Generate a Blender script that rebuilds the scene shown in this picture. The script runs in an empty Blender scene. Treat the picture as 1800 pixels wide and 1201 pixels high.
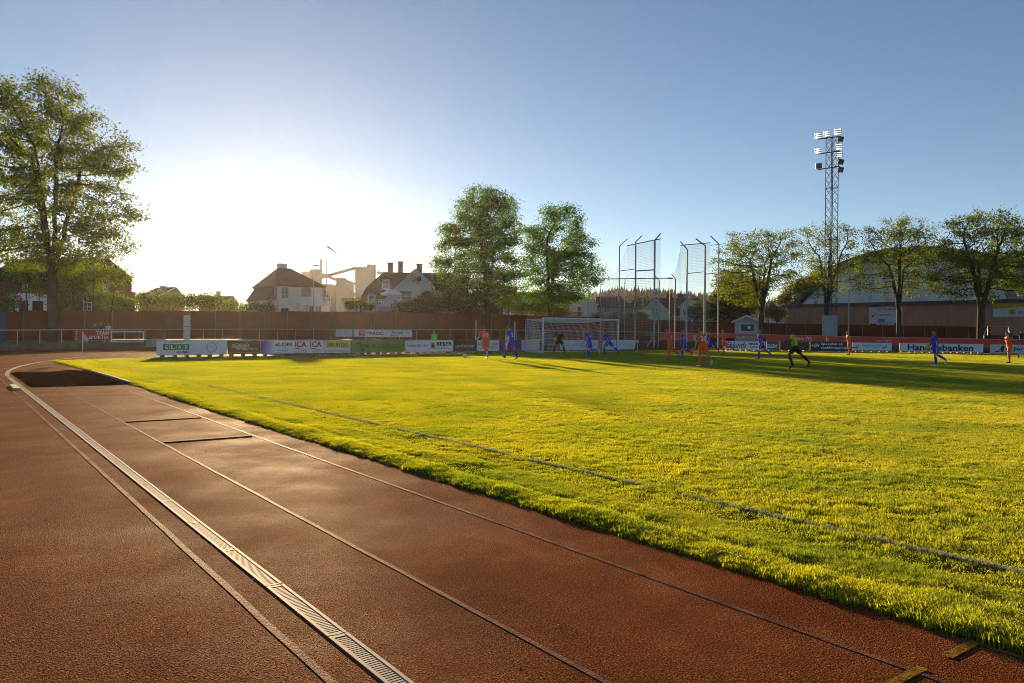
import bpy, bmesh, math, random
import numpy as np
from mathutils import Vector, Matrix

# ------------------------------------------------------------------ camera
# World: X runs across the pitch (from the near touchline), Y along the near touchline, Z up.
FPX, ROLL, YH, CAMH = 1360.0, math.radians(0.6), 579.0, 1.70
HEAD = math.radians(36.5)
RIGHT = Vector((math.cos(HEAD), -math.sin(HEAD), 0)); FWD = Vector((math.sin(HEAD), math.cos(HEAD), 0)); UP = Vector((0, 0, 1))
SC = bpy.context.scene
COL = SC.collection
cam_d = bpy.data.cameras.new('camera'); cam = bpy.data.objects.new('camera', cam_d); COL.objects.link(cam)
cam_d.sensor_width = 36; cam_d.lens = FPX / 1800 * 36
cam_d.shift_y = -(600.5 - YH) / 1800
cam_d.clip_start = 0.1; cam_d.clip_end = 6000
_r = RIGHT * math.cos(ROLL) + UP * math.sin(ROLL); _u = UP * math.cos(ROLL) - RIGHT * math.sin(ROLL); _b = -FWD
cam.matrix_world = Matrix(((_r.x, _u.x, _b.x, 0), (_r.y, _u.y, _b.y, 0), (_r.z, _u.z, _b.z, CAMH), (0, 0, 0, 1)))
SC.camera = cam

# ------------------------------------------------------------------ sky, sun, exposure
SUN_AZ = math.radians(-17.5)      # relative to the camera heading, negative = left
SUN_EL = math.radians(8.0)
sd = FWD * math.cos(SUN_AZ) + RIGHT * math.sin(SUN_AZ)
SUN_DIR = (sd * math.cos(SUN_EL) + UP * math.sin(SUN_EL)).normalized()
world = bpy.data.worlds.new('World'); SC.world = world; world.use_nodes = True
wn = world.node_tree.nodes; wl = world.node_tree.links; wn.clear()
sky = wn.new('ShaderNodeTexSky'); sky.sky_type = 'NISHITA'; sky.sun_disc = False
sky.sun_elevation = SUN_EL; sky.sun_rotation = math.atan2(SUN_DIR.x, SUN_DIR.y)
sky.altitude = 120; sky.air_density = 0.65; sky.dust_density = 0.06; sky.ozone_density = 1.25
bg = wn.new('ShaderNodeBackground'); bg.inputs['Strength'].default_value = 0.062
wo = wn.new('ShaderNodeOutputWorld'); wl.new(sky.outputs[0], bg.inputs[0]); wl.new(bg.outputs[0], wo.inputs[0])
sun_d = bpy.data.lights.new('sun', 'SUN'); sun_d.energy = 5.0; sun_d.angle = math.radians(0.53); sun_d.color = (1.0, 0.68, 0.36)
sun = bpy.data.objects.new('sun', sun_d); COL.objects.link(sun)
sun.rotation_euler = (-SUN_DIR).to_track_quat('-Z', 'Y').to_euler(); sun.location = (0, 0, 60)
SC.view_settings.view_transform = 'Standard'; SC.view_settings.look = 'None'
SC.view_settings.exposure = 1.2; SC.view_settings.gamma = 1.0
SC.render.engine = 'CYCLES'
SC.cycles.max_bounces = 7; SC.cycles.diffuse_bounces = 3; SC.cycles.glossy_bounces = 2; SC.cycles.transmission_bounces = 4
SC.cycles.transparent_max_bounces = 8; SC.cycles.volume_bounces = 1
SC.cycles.caustics_reflective = False; SC.cycles.caustics_refractive = False
SC.cycles.sample_clamp_indirect = 6.0
SC.cycles.use_denoising = True; SC.cycles.denoising_prefilter = 'NONE'; SC.cycles.filter_width = 0.9

# ------------------------------------------------------------------ measuring helpers (survey of the place)
def unroll(px, py):
    x, y = px - 900.0, py - YH; c, s = math.cos(ROLL), math.sin(ROLL)
    return x * c + y * s, -x * s + y * c
def ray(px, py):
    x, y = unroll(px, py)
    return FWD + RIGHT * (x / FPX) - UP * (y / FPX)
def D(px, py, d):
    return Vector((0, 0, CAMH)) + ray(px, py) * d
def G(px, py, z=0.0):
    r = ray(px, py); d = (z - CAMH) / r.z
    p = r * d; p.z = z; return p
def proj(p):
    v = Vector(p); d = v.dot(FWD); x = v.dot(RIGHT) / d * FPX; y = -(v.z - CAMH) / d * FPX
    c, s = math.cos(ROLL), math.sin(ROLL)
    return 900 + x * c - y * s, YH + x * s + y * c
def interp(tab, x):
    xs = [a for a, _ in tab]; ys = [b for _, b in tab]
    return float(np.interp(x, xs, ys))

# ------------------------------------------------------------------ mesh builder and object helpers
class MB:
    def __init__(self): self.v = []; self.f = []
    def add(self, vs, fs):
        b = len(self.v); self.v += [tuple(p) for p in vs]; self.f += [tuple(i + b for i in f) for f in fs]; return self
    def box(self, x0, x1, y0, y1, z0, z1):
        return self.add([(x0,y0,z0),(x1,y0,z0),(x1,y1,z0),(x0,y1,z0),(x0,y0,z1),(x1,y0,z1),(x1,y1,z1),(x0,y1,z1)],
            [(0,3,2,1),(4,5,6,7),(0,1,5,4),(1,2,6,5),(2,3,7,6),(3,0,4,7)])
    def prism(self, poly, z0, z1):          # poly in xy, extruded along z
        n = len(poly)
        return self.add([(x, y, z0) for x, y in poly] + [(x, y, z1) for x, y in poly],
            [tuple(range(n))[::-1], tuple(range(n, 2*n))] + [(i, (i+1) % n, n + (i+1) % n, n + i) for i in range(n)])
    def prism_x(self, poly, x0, x1):        # poly in (z, y), extruded along x
        n = len(poly)
        return self.add([(x0, y, z) for z, y in poly] + [(x1, y, z) for z, y in poly],
            [tuple(range(n)), tuple(range(n, 2*n))[::-1]] + [(i, n + i, n + (i+1) % n, (i+1) % n) for i in range(n)])
    def slab(self, a, b, c, d, th):         # quad with thickness downward along its normal
        a, b, c, d = map(Vector, (a, b, c, d)); n = (b - a).cross(d - a).normalized() * th
        return self.add([a, b, c, d, a - n, b - n, c - n, d - n], [(0,1,2,3),(7,6,5,4),(0,4,5,1),(1,5,6,2),(2,6,7,3),(3,7,4,0)])
    def tube(self, pts, rad, n=6, xaxis=None, ry=None, cap=True):
        pts = [Vector(p) for p in pts]; m = len(pts)
        if not isinstance(rad, (list, tuple)): rad = [rad] * m
        if ry is None: ry = rad
        ref = Vector(xaxis) if xaxis is not None else None
        vs = []
        for i, p in enumerate(pts):
            t = (pts[min(i+1, m-1)] - pts[max(i-1, 0)]).normalized()
            if ref is None:
                ref = Vector((1, 0, 0)) if abs(t.x) < 0.8 else Vector((0, 1, 0))
            x = (ref - t * ref.dot(t)).normalized(); y = t.cross(x)
            if xaxis is None: ref = x
            for k in range(n):
                a = 2 * math.pi * k / n
                vs.append(p + x * (math.cos(a) * rad[i]) + y * (math.sin(a) * ry[i]))
        fs = [(i*n + k, i*n + (k+1) % n, (i+1)*n + (k+1) % n, (i+1)*n + k) for i in range(m-1) for k in range(n)]
        if cap: fs += [tuple(range(n))[::-1], tuple(range((m-1)*n, m*n))]
        return self.add(vs, fs)
    def ell(self, c, rx, ry, rz, n=12, m=8, frame=None):
        c = Vector(c); X, Y, Z = frame or (Vector((1,0,0)), Vector((0,1,0)), Vector((0,0,1)))
        vs = [c - Z * rz]
        for i in range(1, m):
            a = -math.pi/2 + math.pi * i / m
            for k in range(n):
                b = 2 * math.pi * k / n
                vs.append(c + X * (rx*math.cos(a)*math.cos(b)) + Y * (ry*math.cos(a)*math.sin(b)) + Z * (rz*math.sin(a)))
        vs.append(c + Z * rz); last = len(vs) - 1
        fs = [(0, 1 + (k+1) % n, 1 + k) for k in range(n)]
        for i in range(m-2):
            for k in range(n):
                fs.append((1+i*n+k, 1+i*n+(k+1) % n, 1+(i+1)*n+(k+1) % n, 1+(i+1)*n+k))
        fs += [(1+(m-2)*n+k, 1+(m-2)*n+(k+1) % n, last) for k in range(n)]
        return self.add(vs, fs)
    def mesh(self, name, mat=None, smooth=False):
        me = bpy.data.meshes.new(name); me.from_pydata(self.v, [], self.f); me.update()
        if mat: me.materials.append(mat)
        if smooth: me.polygons.foreach_set('use_smooth', [True] * len(me.polygons))
        return me
    def build(self, name, mat=None, parent=None, matrix=None, smooth=False):
        return obj(name, self.mesh(name, mat, smooth), parent, matrix)
def obj(name, me, parent=None, matrix=None):
    o = bpy.data.objects.new(name, me); COL.objects.link(o)
    if parent: o.parent = parent
    if matrix is not None: o.matrix_local = matrix
    return o
def tag(o, label=None, cat=None, group=None, kind=None):
    if label: o['label'] = label
    if cat: o['category'] = cat
    if group: o['group'] = group
    if kind: o['kind'] = kind
    return o
def thing(name, label, cat, matrix=None, group=None):
    o = bpy.data.objects.new(name, None); COL.objects.link(o)
    if matrix is not None: o.matrix_local = matrix
    o.empty_display_size = 0.2
    return tag(o, label, cat, group)
def np_mesh(name, V, Fq, mat, smooth=False):      # fast mesh from arrays, faces all of one size
    V = np.asarray(V, np.float32); Fq = np.asarray(Fq, np.int32); n, k = Fq.shape
    me = bpy.data.meshes.new(name); me.vertices.add(len(V)); me.vertices.foreach_set('co', V.ravel())
    me.loops.add(n * k); me.loops.foreach_set('vertex_index', Fq.ravel())
    me.polygons.add(n); me.polygons.foreach_set('loop_start', np.arange(0, n*k, k, dtype=np.int32))
    try: me.polygons.foreach_set('loop_total', np.full(n, k, np.int32))
    except Exception: pass
    if smooth: me.polygons.foreach_set('use_smooth', np.ones(n, bool))
    me.update(calc_edges=True); me.validate()
    if mat: me.materials.append(mat)
    return me

class Frame:
    """A vertical facade frame: u along the facade (to the viewer's right), v up, w out towards the viewer."""
    def __init__(self, origin, xdir):
        self.o = Vector(origin); self.X = Vector((xdir[0], xdir[1], 0)).normalized(); self.N = self.X.cross(UP)
        X, N, o = self.X, self.N, self.o
        self.M = Matrix(((X.x, 0, N.x, o.x), (X.y, 0, N.y, o.y), (X.z, 1, N.z, o.z), (0, 0, 0, 1)))
    def uv(self, px, py, w=0.0):
        r = ray(px, py); o = self.o + self.N * w - Vector((0, 0, CAMH))
        d = o.dot(self.N) / r.dot(self.N); p = r * d - o
        return p.dot(self.X), p.z
    def poly(self, pts, w=0.0): return [self.uv(a, b, w) for a, b in pts]
def frame_at(px, d, yaw=0.0, z=0.4):
    p = D(px, YH, d); p.z = z; a = math.radians(yaw) - math.atan2(px - 900, FPX)     # faces the viewer, turned by yaw
    return Frame(p, RIGHT * math.cos(a) + FWD * math.sin(a))
def frame_ab(a, b, z=None):
    a = Vector(a); b = Vector(b)
    if z is not None: a.z = z
    return Frame(a, b - a)

# ------------------------------------------------------------------ materials
MATS = {}
def lin(h):
    f = lambda c: (c / 12.92 if c <= 0.04045 else ((c + 0.055) / 1.055) ** 2.4)
    return tuple(f(int(h[i:i+2], 16) / 255) for i in (0, 2, 4))
def mat(name, col, rough=0.6, var=0.12, scale=4.0, bump=0.0, bscale=40.0, metal=0.0, spec=0.4, emit=None, estr=0.0):
    if name in MATS: return MATS[name]
    m = bpy.data.materials.new(name); m.use_nodes = True; MATS[name] = m
    nt = m.node_tree; N = nt.nodes; L = nt.links; p = N['Principled BSDF']
    p.inputs['Roughness'].default_value = rough; p.inputs['Metallic'].default_value = metal
    p.inputs['Specular IOR Level'].default_value = spec
    tc = N.new('ShaderNodeTexCoord')
    if var > 0:
        nz = N.new('ShaderNodeTexNoise'); nz.inputs['Scale'].default_value = scale; nz.inputs['Detail'].default_value = 5
        L.new(tc.outputs['Object'], nz.inputs['Vector'])
        rp = N.new('ShaderNodeValToRGB'); e = rp.color_ramp.elements
        e[0].position = 0.3; e[0].color = tuple(c * (1 - var) for c in col) + (1,)
        e[1].position = 0.72; e[1].color = tuple(min(1, c * (1 + var)) for c in col) + (1,)
        L.new(nz.outputs['Fac'], rp.inputs['Fac']); L.new(rp.outputs['Color'], p.inputs['Base Color'])
    else: p.inputs['Base Color'].default_value = tuple(col) + (1,)
    if bump > 0:
        bn = N.new('ShaderNodeTexNoise'); bn.inputs['Scale'].default_value = bscale; bn.inputs['Detail'].default_value = 4
        L.new(tc.outputs['Object'], bn.inputs['Vector'])
        b = N.new('ShaderNodeBump'); b.inputs['Strength'].default_value = bump; b.inputs['Distance'].default_value = 0.01
        L.new(bn.outputs['Fac'], b.inputs['Height']); L.new(b.outputs['Normal'], p.inputs['Normal'])
    if emit:
        p.inputs['Emission Color'].default_value = tuple(emit) + (1,); p.inputs['Emission Strength'].default_value = estr
    return m
def leaf_mat(name, dark, light, trans, tfac=0.45, gloss=0.06, tint=False):
    if name in MATS: return MATS[name]
    m = bpy.data.materials.new(name); m.use_nodes = True; MATS[name] = m
    nt = m.node_tree; N = nt.nodes; L = nt.links; N.clear()
    out = N.new('ShaderNodeOutputMaterial'); geo = N.new('ShaderNodeNewGeometry')
    rp = N.new('ShaderNodeValToRGB'); e = rp.color_ramp.elements
    e[0].color = tuple(dark) + (1,); e[1].color = tuple(light) + (1,)
    L.new(geo.outputs['Random Per Island'], rp.inputs['Fac'])
    d = N.new('ShaderNodeBsdfDiffuse'); t = N.new('ShaderNodeBsdfTranslucent'); g = N.new('ShaderNodeBsdfGlossy')
    L.new(rp.outputs['Color'], d.inputs['Color'])
    mx = N.new('ShaderNodeMix'); mx.data_type = 'RGBA'; mx.blend_type = 'MULTIPLY'; mx.inputs['Factor'].default_value = 1.0
    sc = N.new('ShaderNodeValToRGB'); se = sc.color_ramp.elements
    se[0].color = tuple(c * 0.7 for c in trans) + (1,); se[1].color = tuple(min(1, c * 1.25) for c in trans) + (1,)
    L.new(geo.outputs['Random Per Island'], sc.inputs['Fac'])
    L.new(sc.outputs['Color'], t.inputs['Color'])
    if tint:      # patches of richer and drier turf
        n1 = N.new('ShaderNodeTexNoise'); n1.inputs['Scale'].default_value = 0.5; n1.inputs['Detail'].default_value = 6; n1.inputs['Roughness'].default_value = 0.62; L.new(geo.outputs['Position'], n1.inputs['Vector'])
        r1 = N.new('ShaderNodeValToRGB'); q = r1.color_ramp.elements; q[0].position = 0.36; q[0].color = (0.58, 0.74, 0.55, 1); q[1].position = 0.64; q[1].color = (1.12, 1.06, 1.0, 1); L.new(n1.outputs['Fac'], r1.inputs['Fac'])
        for src, dst in ((sc, t), (rp, d)):
            x = N.new('ShaderNodeMix'); x.data_type = 'RGBA'; x.blend_type = 'MULTIPLY'; x.inputs['Factor'].default_value = 1.0
            L.new(src.outputs['Color'], x.inputs['A']); L.new(r1.outputs['Color'], x.inputs['B']); L.new(x.outputs['Result'], dst.inputs['Color'])
    m1 = N.new('ShaderNodeMixShader'); m1.inputs[0].default_value = tfac; L.new(d.outputs[0], m1.inputs[1]); L.new(t.outputs[0], m1.inputs[2])
    g.inputs['Roughness'].default_value = 0.45; g.inputs['Color'].default_value = (1, 1, 1, 1)
    m2 = N.new('ShaderNodeMixShader'); m2.inputs[0].default_value = gloss; L.new(m1.outputs[0], m2.inputs[1]); L.new(g.outputs[0], m2.inputs[2])
    L.new(m2.outputs[0], out.inputs['Surface'])
    return m
def tile_rows(m, rows):
    N = m.node_tree.nodes; L = m.node_tree.links; p = N['Principled BSDF']; tc = N.new('ShaderNodeTexCoord')
    w = N.new('ShaderNodeTexWave'); w.wave_type = 'BANDS'; w.bands_direction = 'Y'; w.wave_profile = 'SAW'; w.inputs['Scale'].default_value = rows; w.inputs['Distortion'].default_value = 0.6; w.inputs['Detail'].default_value = 2
    L.new(tc.outputs['Object'], w.inputs['Vector']); b = N.new('ShaderNodeBump'); b.inputs['Strength'].default_value = 0.8; b.inputs['Distance'].default_value = 0.05
    L.new(w.outputs['Fac'], b.inputs['Height']); L.new(b.outputs['Normal'], p.inputs['Normal']); return m
WHITE = mat('white_paint', (0.8, 0.8, 0.82), 0.45, 0.05)
BLACK = mat('black_paint', (0.015, 0.015, 0.017), 0.5, 0.1)
STEEL = mat('galvanised_steel', (0.42, 0.44, 0.47), 0.4, 0.12, 8, metal=0.6)
GLASS = mat('window_glass', (0.05, 0.06, 0.075), 0.12, 0.1, spec=0.8)
GREYT = mat('grey_print', (0.25, 0.25, 0.27), 0.6, 0.05)
FRAMEW = mat('window_frame_white', (0.72, 0.72, 0.72), 0.5, 0.05)
BRICKC = mat('chimney_brick', (0.25, 0.11, 0.08), 0.85, 0.25, 3, 0.4, 8)
CONC = mat('concrete', (0.3, 0.29, 0.27), 0.85, 0.2, 2, 0.3, 12)

# ------------------------------------------------------------------ lettering (flat print, made into meshes at the end)
TEXTS = []
def txt(parent, s, box, m, w=0.006, bold=0.0, shear=0.0, name='lettering', rot90=False, mtx=None):
    TEXTS.append((parent, s, box, m, w, bold, shear, name, rot90, mtx))
def flush_text():
    obs = []
    for (parent, s, box, m, w, bold, shear, name, rot90, mtx) in TEXTS:
        c = bpy.data.curves.new(name, 'FONT'); c.body = s; c.size = 1.0; c.shear = shear; c.offset = bold; c.resolution_u = 2
        c.fill_mode = 'FRONT'
        o = bpy.data.objects.new('tmp_letters', c); COL.objects.link(o); obs.append(o)
    bpy.context.view_layer.update(); dg = bpy.context.evaluated_depsgraph_get()
    for o, (parent, s, box, m, w, bold, shear, name, rot90, mtx) in zip(obs, TEXTS):
        me = bpy.data.meshes.new_from_object(o.evaluated_get(dg)); n = len(me.vertices)
        co = np.zeros(n * 3, np.float32); me.vertices.foreach_get('co', co); co = co.reshape(-1, 3)
        if rot90: co = np.stack([-co[:, 1], co[:, 0], co[:, 2]], 1)
        lo = co.min(0); hi = co.max(0); u0, u1, v0, v1 = box
        co[:, 0] = u0 + (co[:, 0] - lo[0]) / max(1e-6, hi[0] - lo[0]) * (u1 - u0)
        co[:, 1] = v0 + (co[:, 1] - lo[1]) / max(1e-6, hi[1] - lo[1]) * (v1 - v0)
        co[:, 2] = w
        me.vertices.foreach_set('co', co.ravel().astype(np.float32)); me.update(); me.name = name
        me.materials.clear(); me.materials.append(m)
        t = obj(name, me, parent, mtx)
        cd = o.data; bpy.data.objects.remove(o); bpy.data.curves.remove(cd)

# ================================================================== GROUND, TRACK, TURF
CX, CY, ROUT = 38.3, 28.5, 45.6
def arc(R, n=96, a0=math.pi, a1=0.0): return [(CX + R * math.cos(a0 + (a1 - a0) * i / n), CY + R * math.sin(a0 + (a1 - a0) * i / n)) for i in range(n + 1)]
def stadium(R, back=-60): return [(CX - R, back)] + arc(R) + [(CX + R, back)]
rng = np.random.default_rng(7)
def vnoise(x, y, seed=0):
    r = np.random.default_rng(seed); tab = r.random((256, 256))
    xi = np.floor(x).astype(int); yi = np.floor(y).astype(int); fx = x - xi; fy = y - yi
    fx = fx * fx * (3 - 2 * fx); fy = fy * fy * (3 - 2 * fy); g = lambda a, b: tab[a % 256, b % 256]
    return (g(xi, yi) * (1-fx) + g(xi+1, yi) * fx) * (1-fy) + (g(xi, yi+1) * (1-fx) + g(xi+1, yi+1) * fx) * fy

def track_material():
    m = bpy.data.materials.new('rubber_track'); m.use_nodes = True
    nt = m.node_tree; N = nt.nodes; L = nt.links; p = N['Principled BSDF']; tc = N.new('ShaderNodeTexCoord')
    def noise(sc, det=4, rough=0.55):
        n = N.new('ShaderNodeTexNoise'); n.inputs['Scale'].default_value = sc; n.inputs['Detail'].default_value = det
        n.inputs['Roughness'].default_value = rough; L.new(tc.outputs['Object'], n.inputs['Vector']); return n
    def ramp(src, stops):
        r = N.new('ShaderNodeValToRGB'); el = r.color_ramp.elements
        while len(el) < len(stops): el.new(0.5)
        for e, (q, c) in zip(el, stops): e.position = q; e.color = tuple(c) + (1,) if len(c) == 3 else c
        L.new(src, r.inputs['Fac']); return r
    wear = ramp(noise(0.9, 9, 0.68).outputs['Fac'], [(0.30, (0.125, 0.037, 0.013)), (0.52, (0.185, 0.062, 0.022)), (0.72, (0.29, 0.115, 0.044))])
    grain_glints = ramp(noise(95, 4, 0.8).outputs['Fac'], [(0.36, (0.22, 0.20, 0.19)), (0.50, (0.80, 0.79, 0.77)), (0.58, (1.7, 1.62, 1.55)), (0.66, (3.6, 3.3, 2.9))])  # granule tones; the brightest stops paint glints into the colour
    mx = N.new('ShaderNodeMix'); mx.data_type = 'RGBA'; mx.blend_type = 'MULTIPLY'; mx.inputs['Factor'].default_value = 1.0
    L.new(wear.outputs['Color'], mx.inputs['A']); L.new(grain_glints.outputs['Color'], mx.inputs['B']); L.new(mx.outputs['Result'], p.inputs['Base Color'])
    vo = N.new('ShaderNodeTexVoronoi'); vo.inputs['Scale'].default_value = 120; L.new(tc.outputs['Object'], vo.inputs['Vector'])
    b1 = N.new('ShaderNodeBump'); b1.inputs['Strength'].default_value = 0.9; b1.inputs['Distance'].default_value = 0.007
    L.new(vo.outputs['Distance'], b1.inputs['Height'])
    b2 = N.new('ShaderNodeBump'); b2.inputs['Strength'].default_value = 0.16; b2.inputs['Distance'].default_value = 0.012
    L.new(noise(22, 5, 0.6).outputs['Fac'], b2.inputs['Height']); L.new(b2.outputs['Normal'], b1.inputs['Normal']); L.new(b1.outputs['Normal'], p.inputs['Normal'])
    rr = ramp(noise(0.8, 4).outputs['Fac'], [(0.3, (0.85,)*3), (0.7, (0.62,)*3)]); L.new(rr.outputs['Color'], p.inputs['Roughness'])
    p.inputs['Specular IOR Level'].default_value = 0.004
    return m
TRACK = track_material()
out = stadium(ROUT + 0.05)
mb = MB(); mb.add([(x, y, 0) for x, y in out], [tuple(range(len(out)))[::-1]])
tr = tag(mb.build('track', TRACK), kind='structure')
GROUND = mat('rough_ground', (0.06, 0.065, 0.025), 0.9, 0.4, 0.3, 0.6, 4)
inn = stadium(ROUT + 0.3); n = len(inn)
far = [((x - CX) * 90 + CX, (y + 15) * 60 - 15) for x, y in inn]
mb = MB(); mb.add([(x, y, 0.38) for x, y in inn] + [(x, y, 0.38) for x, y in far], [(i, (i+1) % n, n + (i+1) % n, n + i) for i in range(n)])
tag(mb.build('ground', GROUND), kind='structure')

# painted lines on the runway and the inside lane
PAINT = mat('worn_line_paint', (0.19, 0.092, 0.066), 0.65, 0.5, 5, 0.8, 90, spec=.012)
def strip(name, s, w, t0, t1, z=0.004, m=PAINT, parent=tr, wob=0.004):
    k = int((t1 - t0) / 0.5) + 2; mb = MB(); vs = []
    for i in range(k):
        t = t0 + (t1 - t0) * i / (k - 1); o = random.uniform(-wob, wob); vs += [(s - w/2 + o, t, z), (s + w/2 + o, t, z)]
    mb.add(vs, [(2*i, 2*i+1, 2*i+3, 2*i+2) for i in range(k-1)])
    return mb.build(name, m, parent)
random.seed(3)
strip('lane_line', 1.52, 0.045, -6, 34); strip('lane_line', 2.60, 0.036, -6, 24.2); strip('lane_line', 3.95, 0.036, -6, 24.4)
YEL = mat('worn_yellow_paint', (0.27, 0.15, 0.022), 0.8, 0.6, 14, 0.8, 90, spec=.01)
MB().add([(3.70, 1.88, .0055), (4.03, 1.88, .0055), (4.03, 1.935, .0055), (3.70, 1.935, .0055)], [(0,1,2,3)]).build('yellow_mark', YEL, tr)
MB().add([(4.27, 1.87, .0055), (4.60, 1.87, .0055), (4.60, 1.93, .0055), (4.27, 1.93, .0055)], [(0,1,2,3)]).build('yellow_mark', YEL, tr)
MB().add([(4.57, 1.0, .0045), (4.60, 1.0, .0045), (4.60, 1.87, .0045), (4.57, 1.87, .0045)], [(0,1,2,3)]).build('lane_line', PAINT, tr)
# two take-off boards across the runway, let in slightly proud
TOB = mat('takeoff_board', (0.055, 0.022, 0.013), 0.85, 0.3, 6, 0.8, 90, spec=.05)
for t, lab in ((12.1, 'thin dark take-off board across the runway, nearer of the two'), (15.0, 'thin dark take-off board across the runway, farther of the two')):
    b = MB().box(2.63, 3.9, t - 0.1, t + 0.1, 0.0, 0.005)
    b.box(2.63, 3.9, t - 0.118, t - 0.105, 0.0, 0.014)
    tag(b.build('takeoff_board', TOB), lab, 'take-off board')
# loose flecks on the runway
FLECK = mat('pale_fleck', (0.5, 0.42, 0.36), 0.7, 0.2)
mb = MB(); r2 = random.Random(11)
for i in range(260):
    s = r2.uniform(-4, 4.5); t = r2.uniform(2, 24) ** 1.0; q = r2.uniform(0.003, 0.009); a = r2.uniform(0, 3)
    c, d = math.cos(a) * q, math.sin(a) * q
    mb.add([(s-c, t-d, .003), (s+d, t-c, .003), (s+c, t+d, .006), (s-d, t+c, .003), (s, t, 0.003+q*.7)], [(0,1,4),(1,2,4),(2,3,4),(3,0,4)])
tag(mb.build('track_litter', FLECK), 'pale crumbs and flecks strewn over the red track', 'litter', kind='stuff')

# slot drain along the inside of the track
GRATE = mat('drain_metal', (0.34, 0.30, 0.27), 0.7, 0.25, 6, metal=0.1, spec=.1)
DARKD = mat('drain_shadow', (0.03, 0.025, 0.02), 0.9, 0.2)
drain = thing('slot_drain', 'long pale metal slot drain running along the inside of the track', 'drain')
def grate_mesh(L=1.0, w=0.115):
    mb = MB(); h = 0.008
    mb.box(-w/2, -w/2 + 0.02, 0, L - 0.012, 0.0005, h); mb.box(w/2 - 0.02, w/2, 0, L - 0.012, 0.001, h)
    mb.box(-w/2 + 0.02, w/2 - 0.02, 0, 0.03, 0.002, h - 0.002); mb.box(-w/2 + 0.02, w/2 - 0.02, L - 0.042, L - 0.012, 0.002, h - 0.002)
    y = 0.045
    while y < L - 0.06:
        mb.box(-w/2 + 0.02, w/2 - 0.02, y, y + 0.014, 0.002, h - 0.003); y += 0.0245
    return mb.mesh('grate', GRATE)
gm = grate_mesh()
path = [(1.78, -3.0 + i) for i in range(32)]
ang = 0.0
R = CX - 1.78; a = math.pi
while True:
    a -= 1.0 / R
    p = (CX + R * math.cos(a), CY + 0.5 + R * math.sin(a)); path.append(p)
    if p[0] > 9: break
for i in range(len(path) - 1):
    (x0, y0), (x1, y1) = path[i], path[i+1]
    o = obj('grate', gm, drain); o.location = (x0, y0, random.uniform(0, 0.001)); o.rotation_euler = (0, random.uniform(-.01, .01), math.atan2(-(x1 - x0), y1 - y0))
mb = MB(); k = len(path)
vs = []
for i, (x, y) in enumerate(path):
    x1, y1 = path[min(i+1, k-1)]; x0, y0 = path[max(i-1, 0)]; d = Vector((x1-x0, y1-y0, 0)).normalized(); nrm = Vector((d.y, -d.x, 0))
    vs += [(x - nrm.x*.036, y - nrm.y*.036, .002), (x + nrm.x*.036, y + nrm.y*.036, .002)]
mb.add(vs, [(2*i, 2*i+1, 2*i+3, 2*i+2) for i in range(k-1)]); mb.build('channel', DARKD, drain)

# long-jump pit with its edging
SOIL = mat('dark_pit_soil', (0.045, 0.022, 0.014), 0.95, 0.5, 2.5, 0.9, 30, spec=0.0)
nx, ny = 50, 110; xs = np.linspace(1.98, 4.42, nx); ys = np.linspace(24.4, 31.8, ny); X, Y = np.meshgrid(xs, ys)
edge = np.minimum.reduce([X - 1.98, 4.42 - X, Y - 24.4, 31.8 - Y]).clip(0, .2) / .2
Z = 0.006 + edge * (0.01 + 0.055 * vnoise(X * 1.6, Y * 2.6, 3) ** 1.5 + 0.03 * vnoise(X * 5, Y * 6, 4))
idx = np.arange(nx * ny).reshape(ny, nx); Q = np.stack([idx[:-1, :-1], idx[:-1, 1:], idx[1:, 1:], idx[1:, :-1]], -1).reshape(-1, 4)
tag(obj('jump_pit', np_mesh('jump_pit', np.stack([X, Y, Z], -1).reshape(-1, 3), Q, SOIL, True)), kind='structure')
kb = thing('pit_edging', 'low grey edging along the grass side of the jump pit', 'kerb')
MB().box(4.43, 4.50, 24.6, 28.6, 0, 0.07).build('edging_board', CONC, kb); MB().box(4.43, 4.50, 28.63, 31.6, 0, 0.06).build('edging_board', CONC, kb)
tag(MB().box(1.55, 1.68, 23.6, 25.2, 0, 0.05).build('plank', mat('pale_plank', (0.5, 0.42, 0.3), 0.7, 0.2, 5)), 'short pale plank lying beside the drain near the jump pit', 'plank')

# turf
TURF = mat('turf_soil', (0.045, 0.048, 0.010), 0.95, 0.4, 3, 0.6, 30, spec=0.0)
EDGE_T = [(-40, 4.75), (1.7, 4.69), (3, 4.66), (5, 4.6), (9, 4.58), (12, 4.52), (16.4, 4.47), (24.6, 4.50), (32, 4.50), (40.8, 4.25)]
def edge_s(t): return np.interp(t, [a for a, _ in EDGE_T], [b for _, b in EDGE_T]) + 0.05 * (vnoise(np.asarray(t) * 1.7, np.asarray(t) * 0 + .5, 5) - .5) + 0.03 * (vnoise(np.asarray(t) * 7., np.asarray(t) * 0 + .5, 6) - .5)
FARPOLY = [(4.3, 41.2), (6, 42.7), (9, 43.7), (20, 44.3), (34, 45.0), (45, 45.6), (50, 46.4), (54.5, 43.6), (60, 40.8), (66, 36.8), (72, 31), (76, 20), (78, -40)]
OUT = [(float(edge_s(np.array([t]))[0]) + 0.02, float(t)) for t in np.linspace(-40, 40.8, 200)] + FARPOLY
mb = MB(); n = len(OUT)
mb.add([(x, y, 0.012) for x, y in OUT] + [(x, y, 0.0) for x, y in OUT], [tuple(range(n))[::-1]] + [(i, n + i, n + (i+1) % n, (i+1) % n) for i in range(n)])
tag(mb.build('pitch', TURF), kind='structure')
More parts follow.
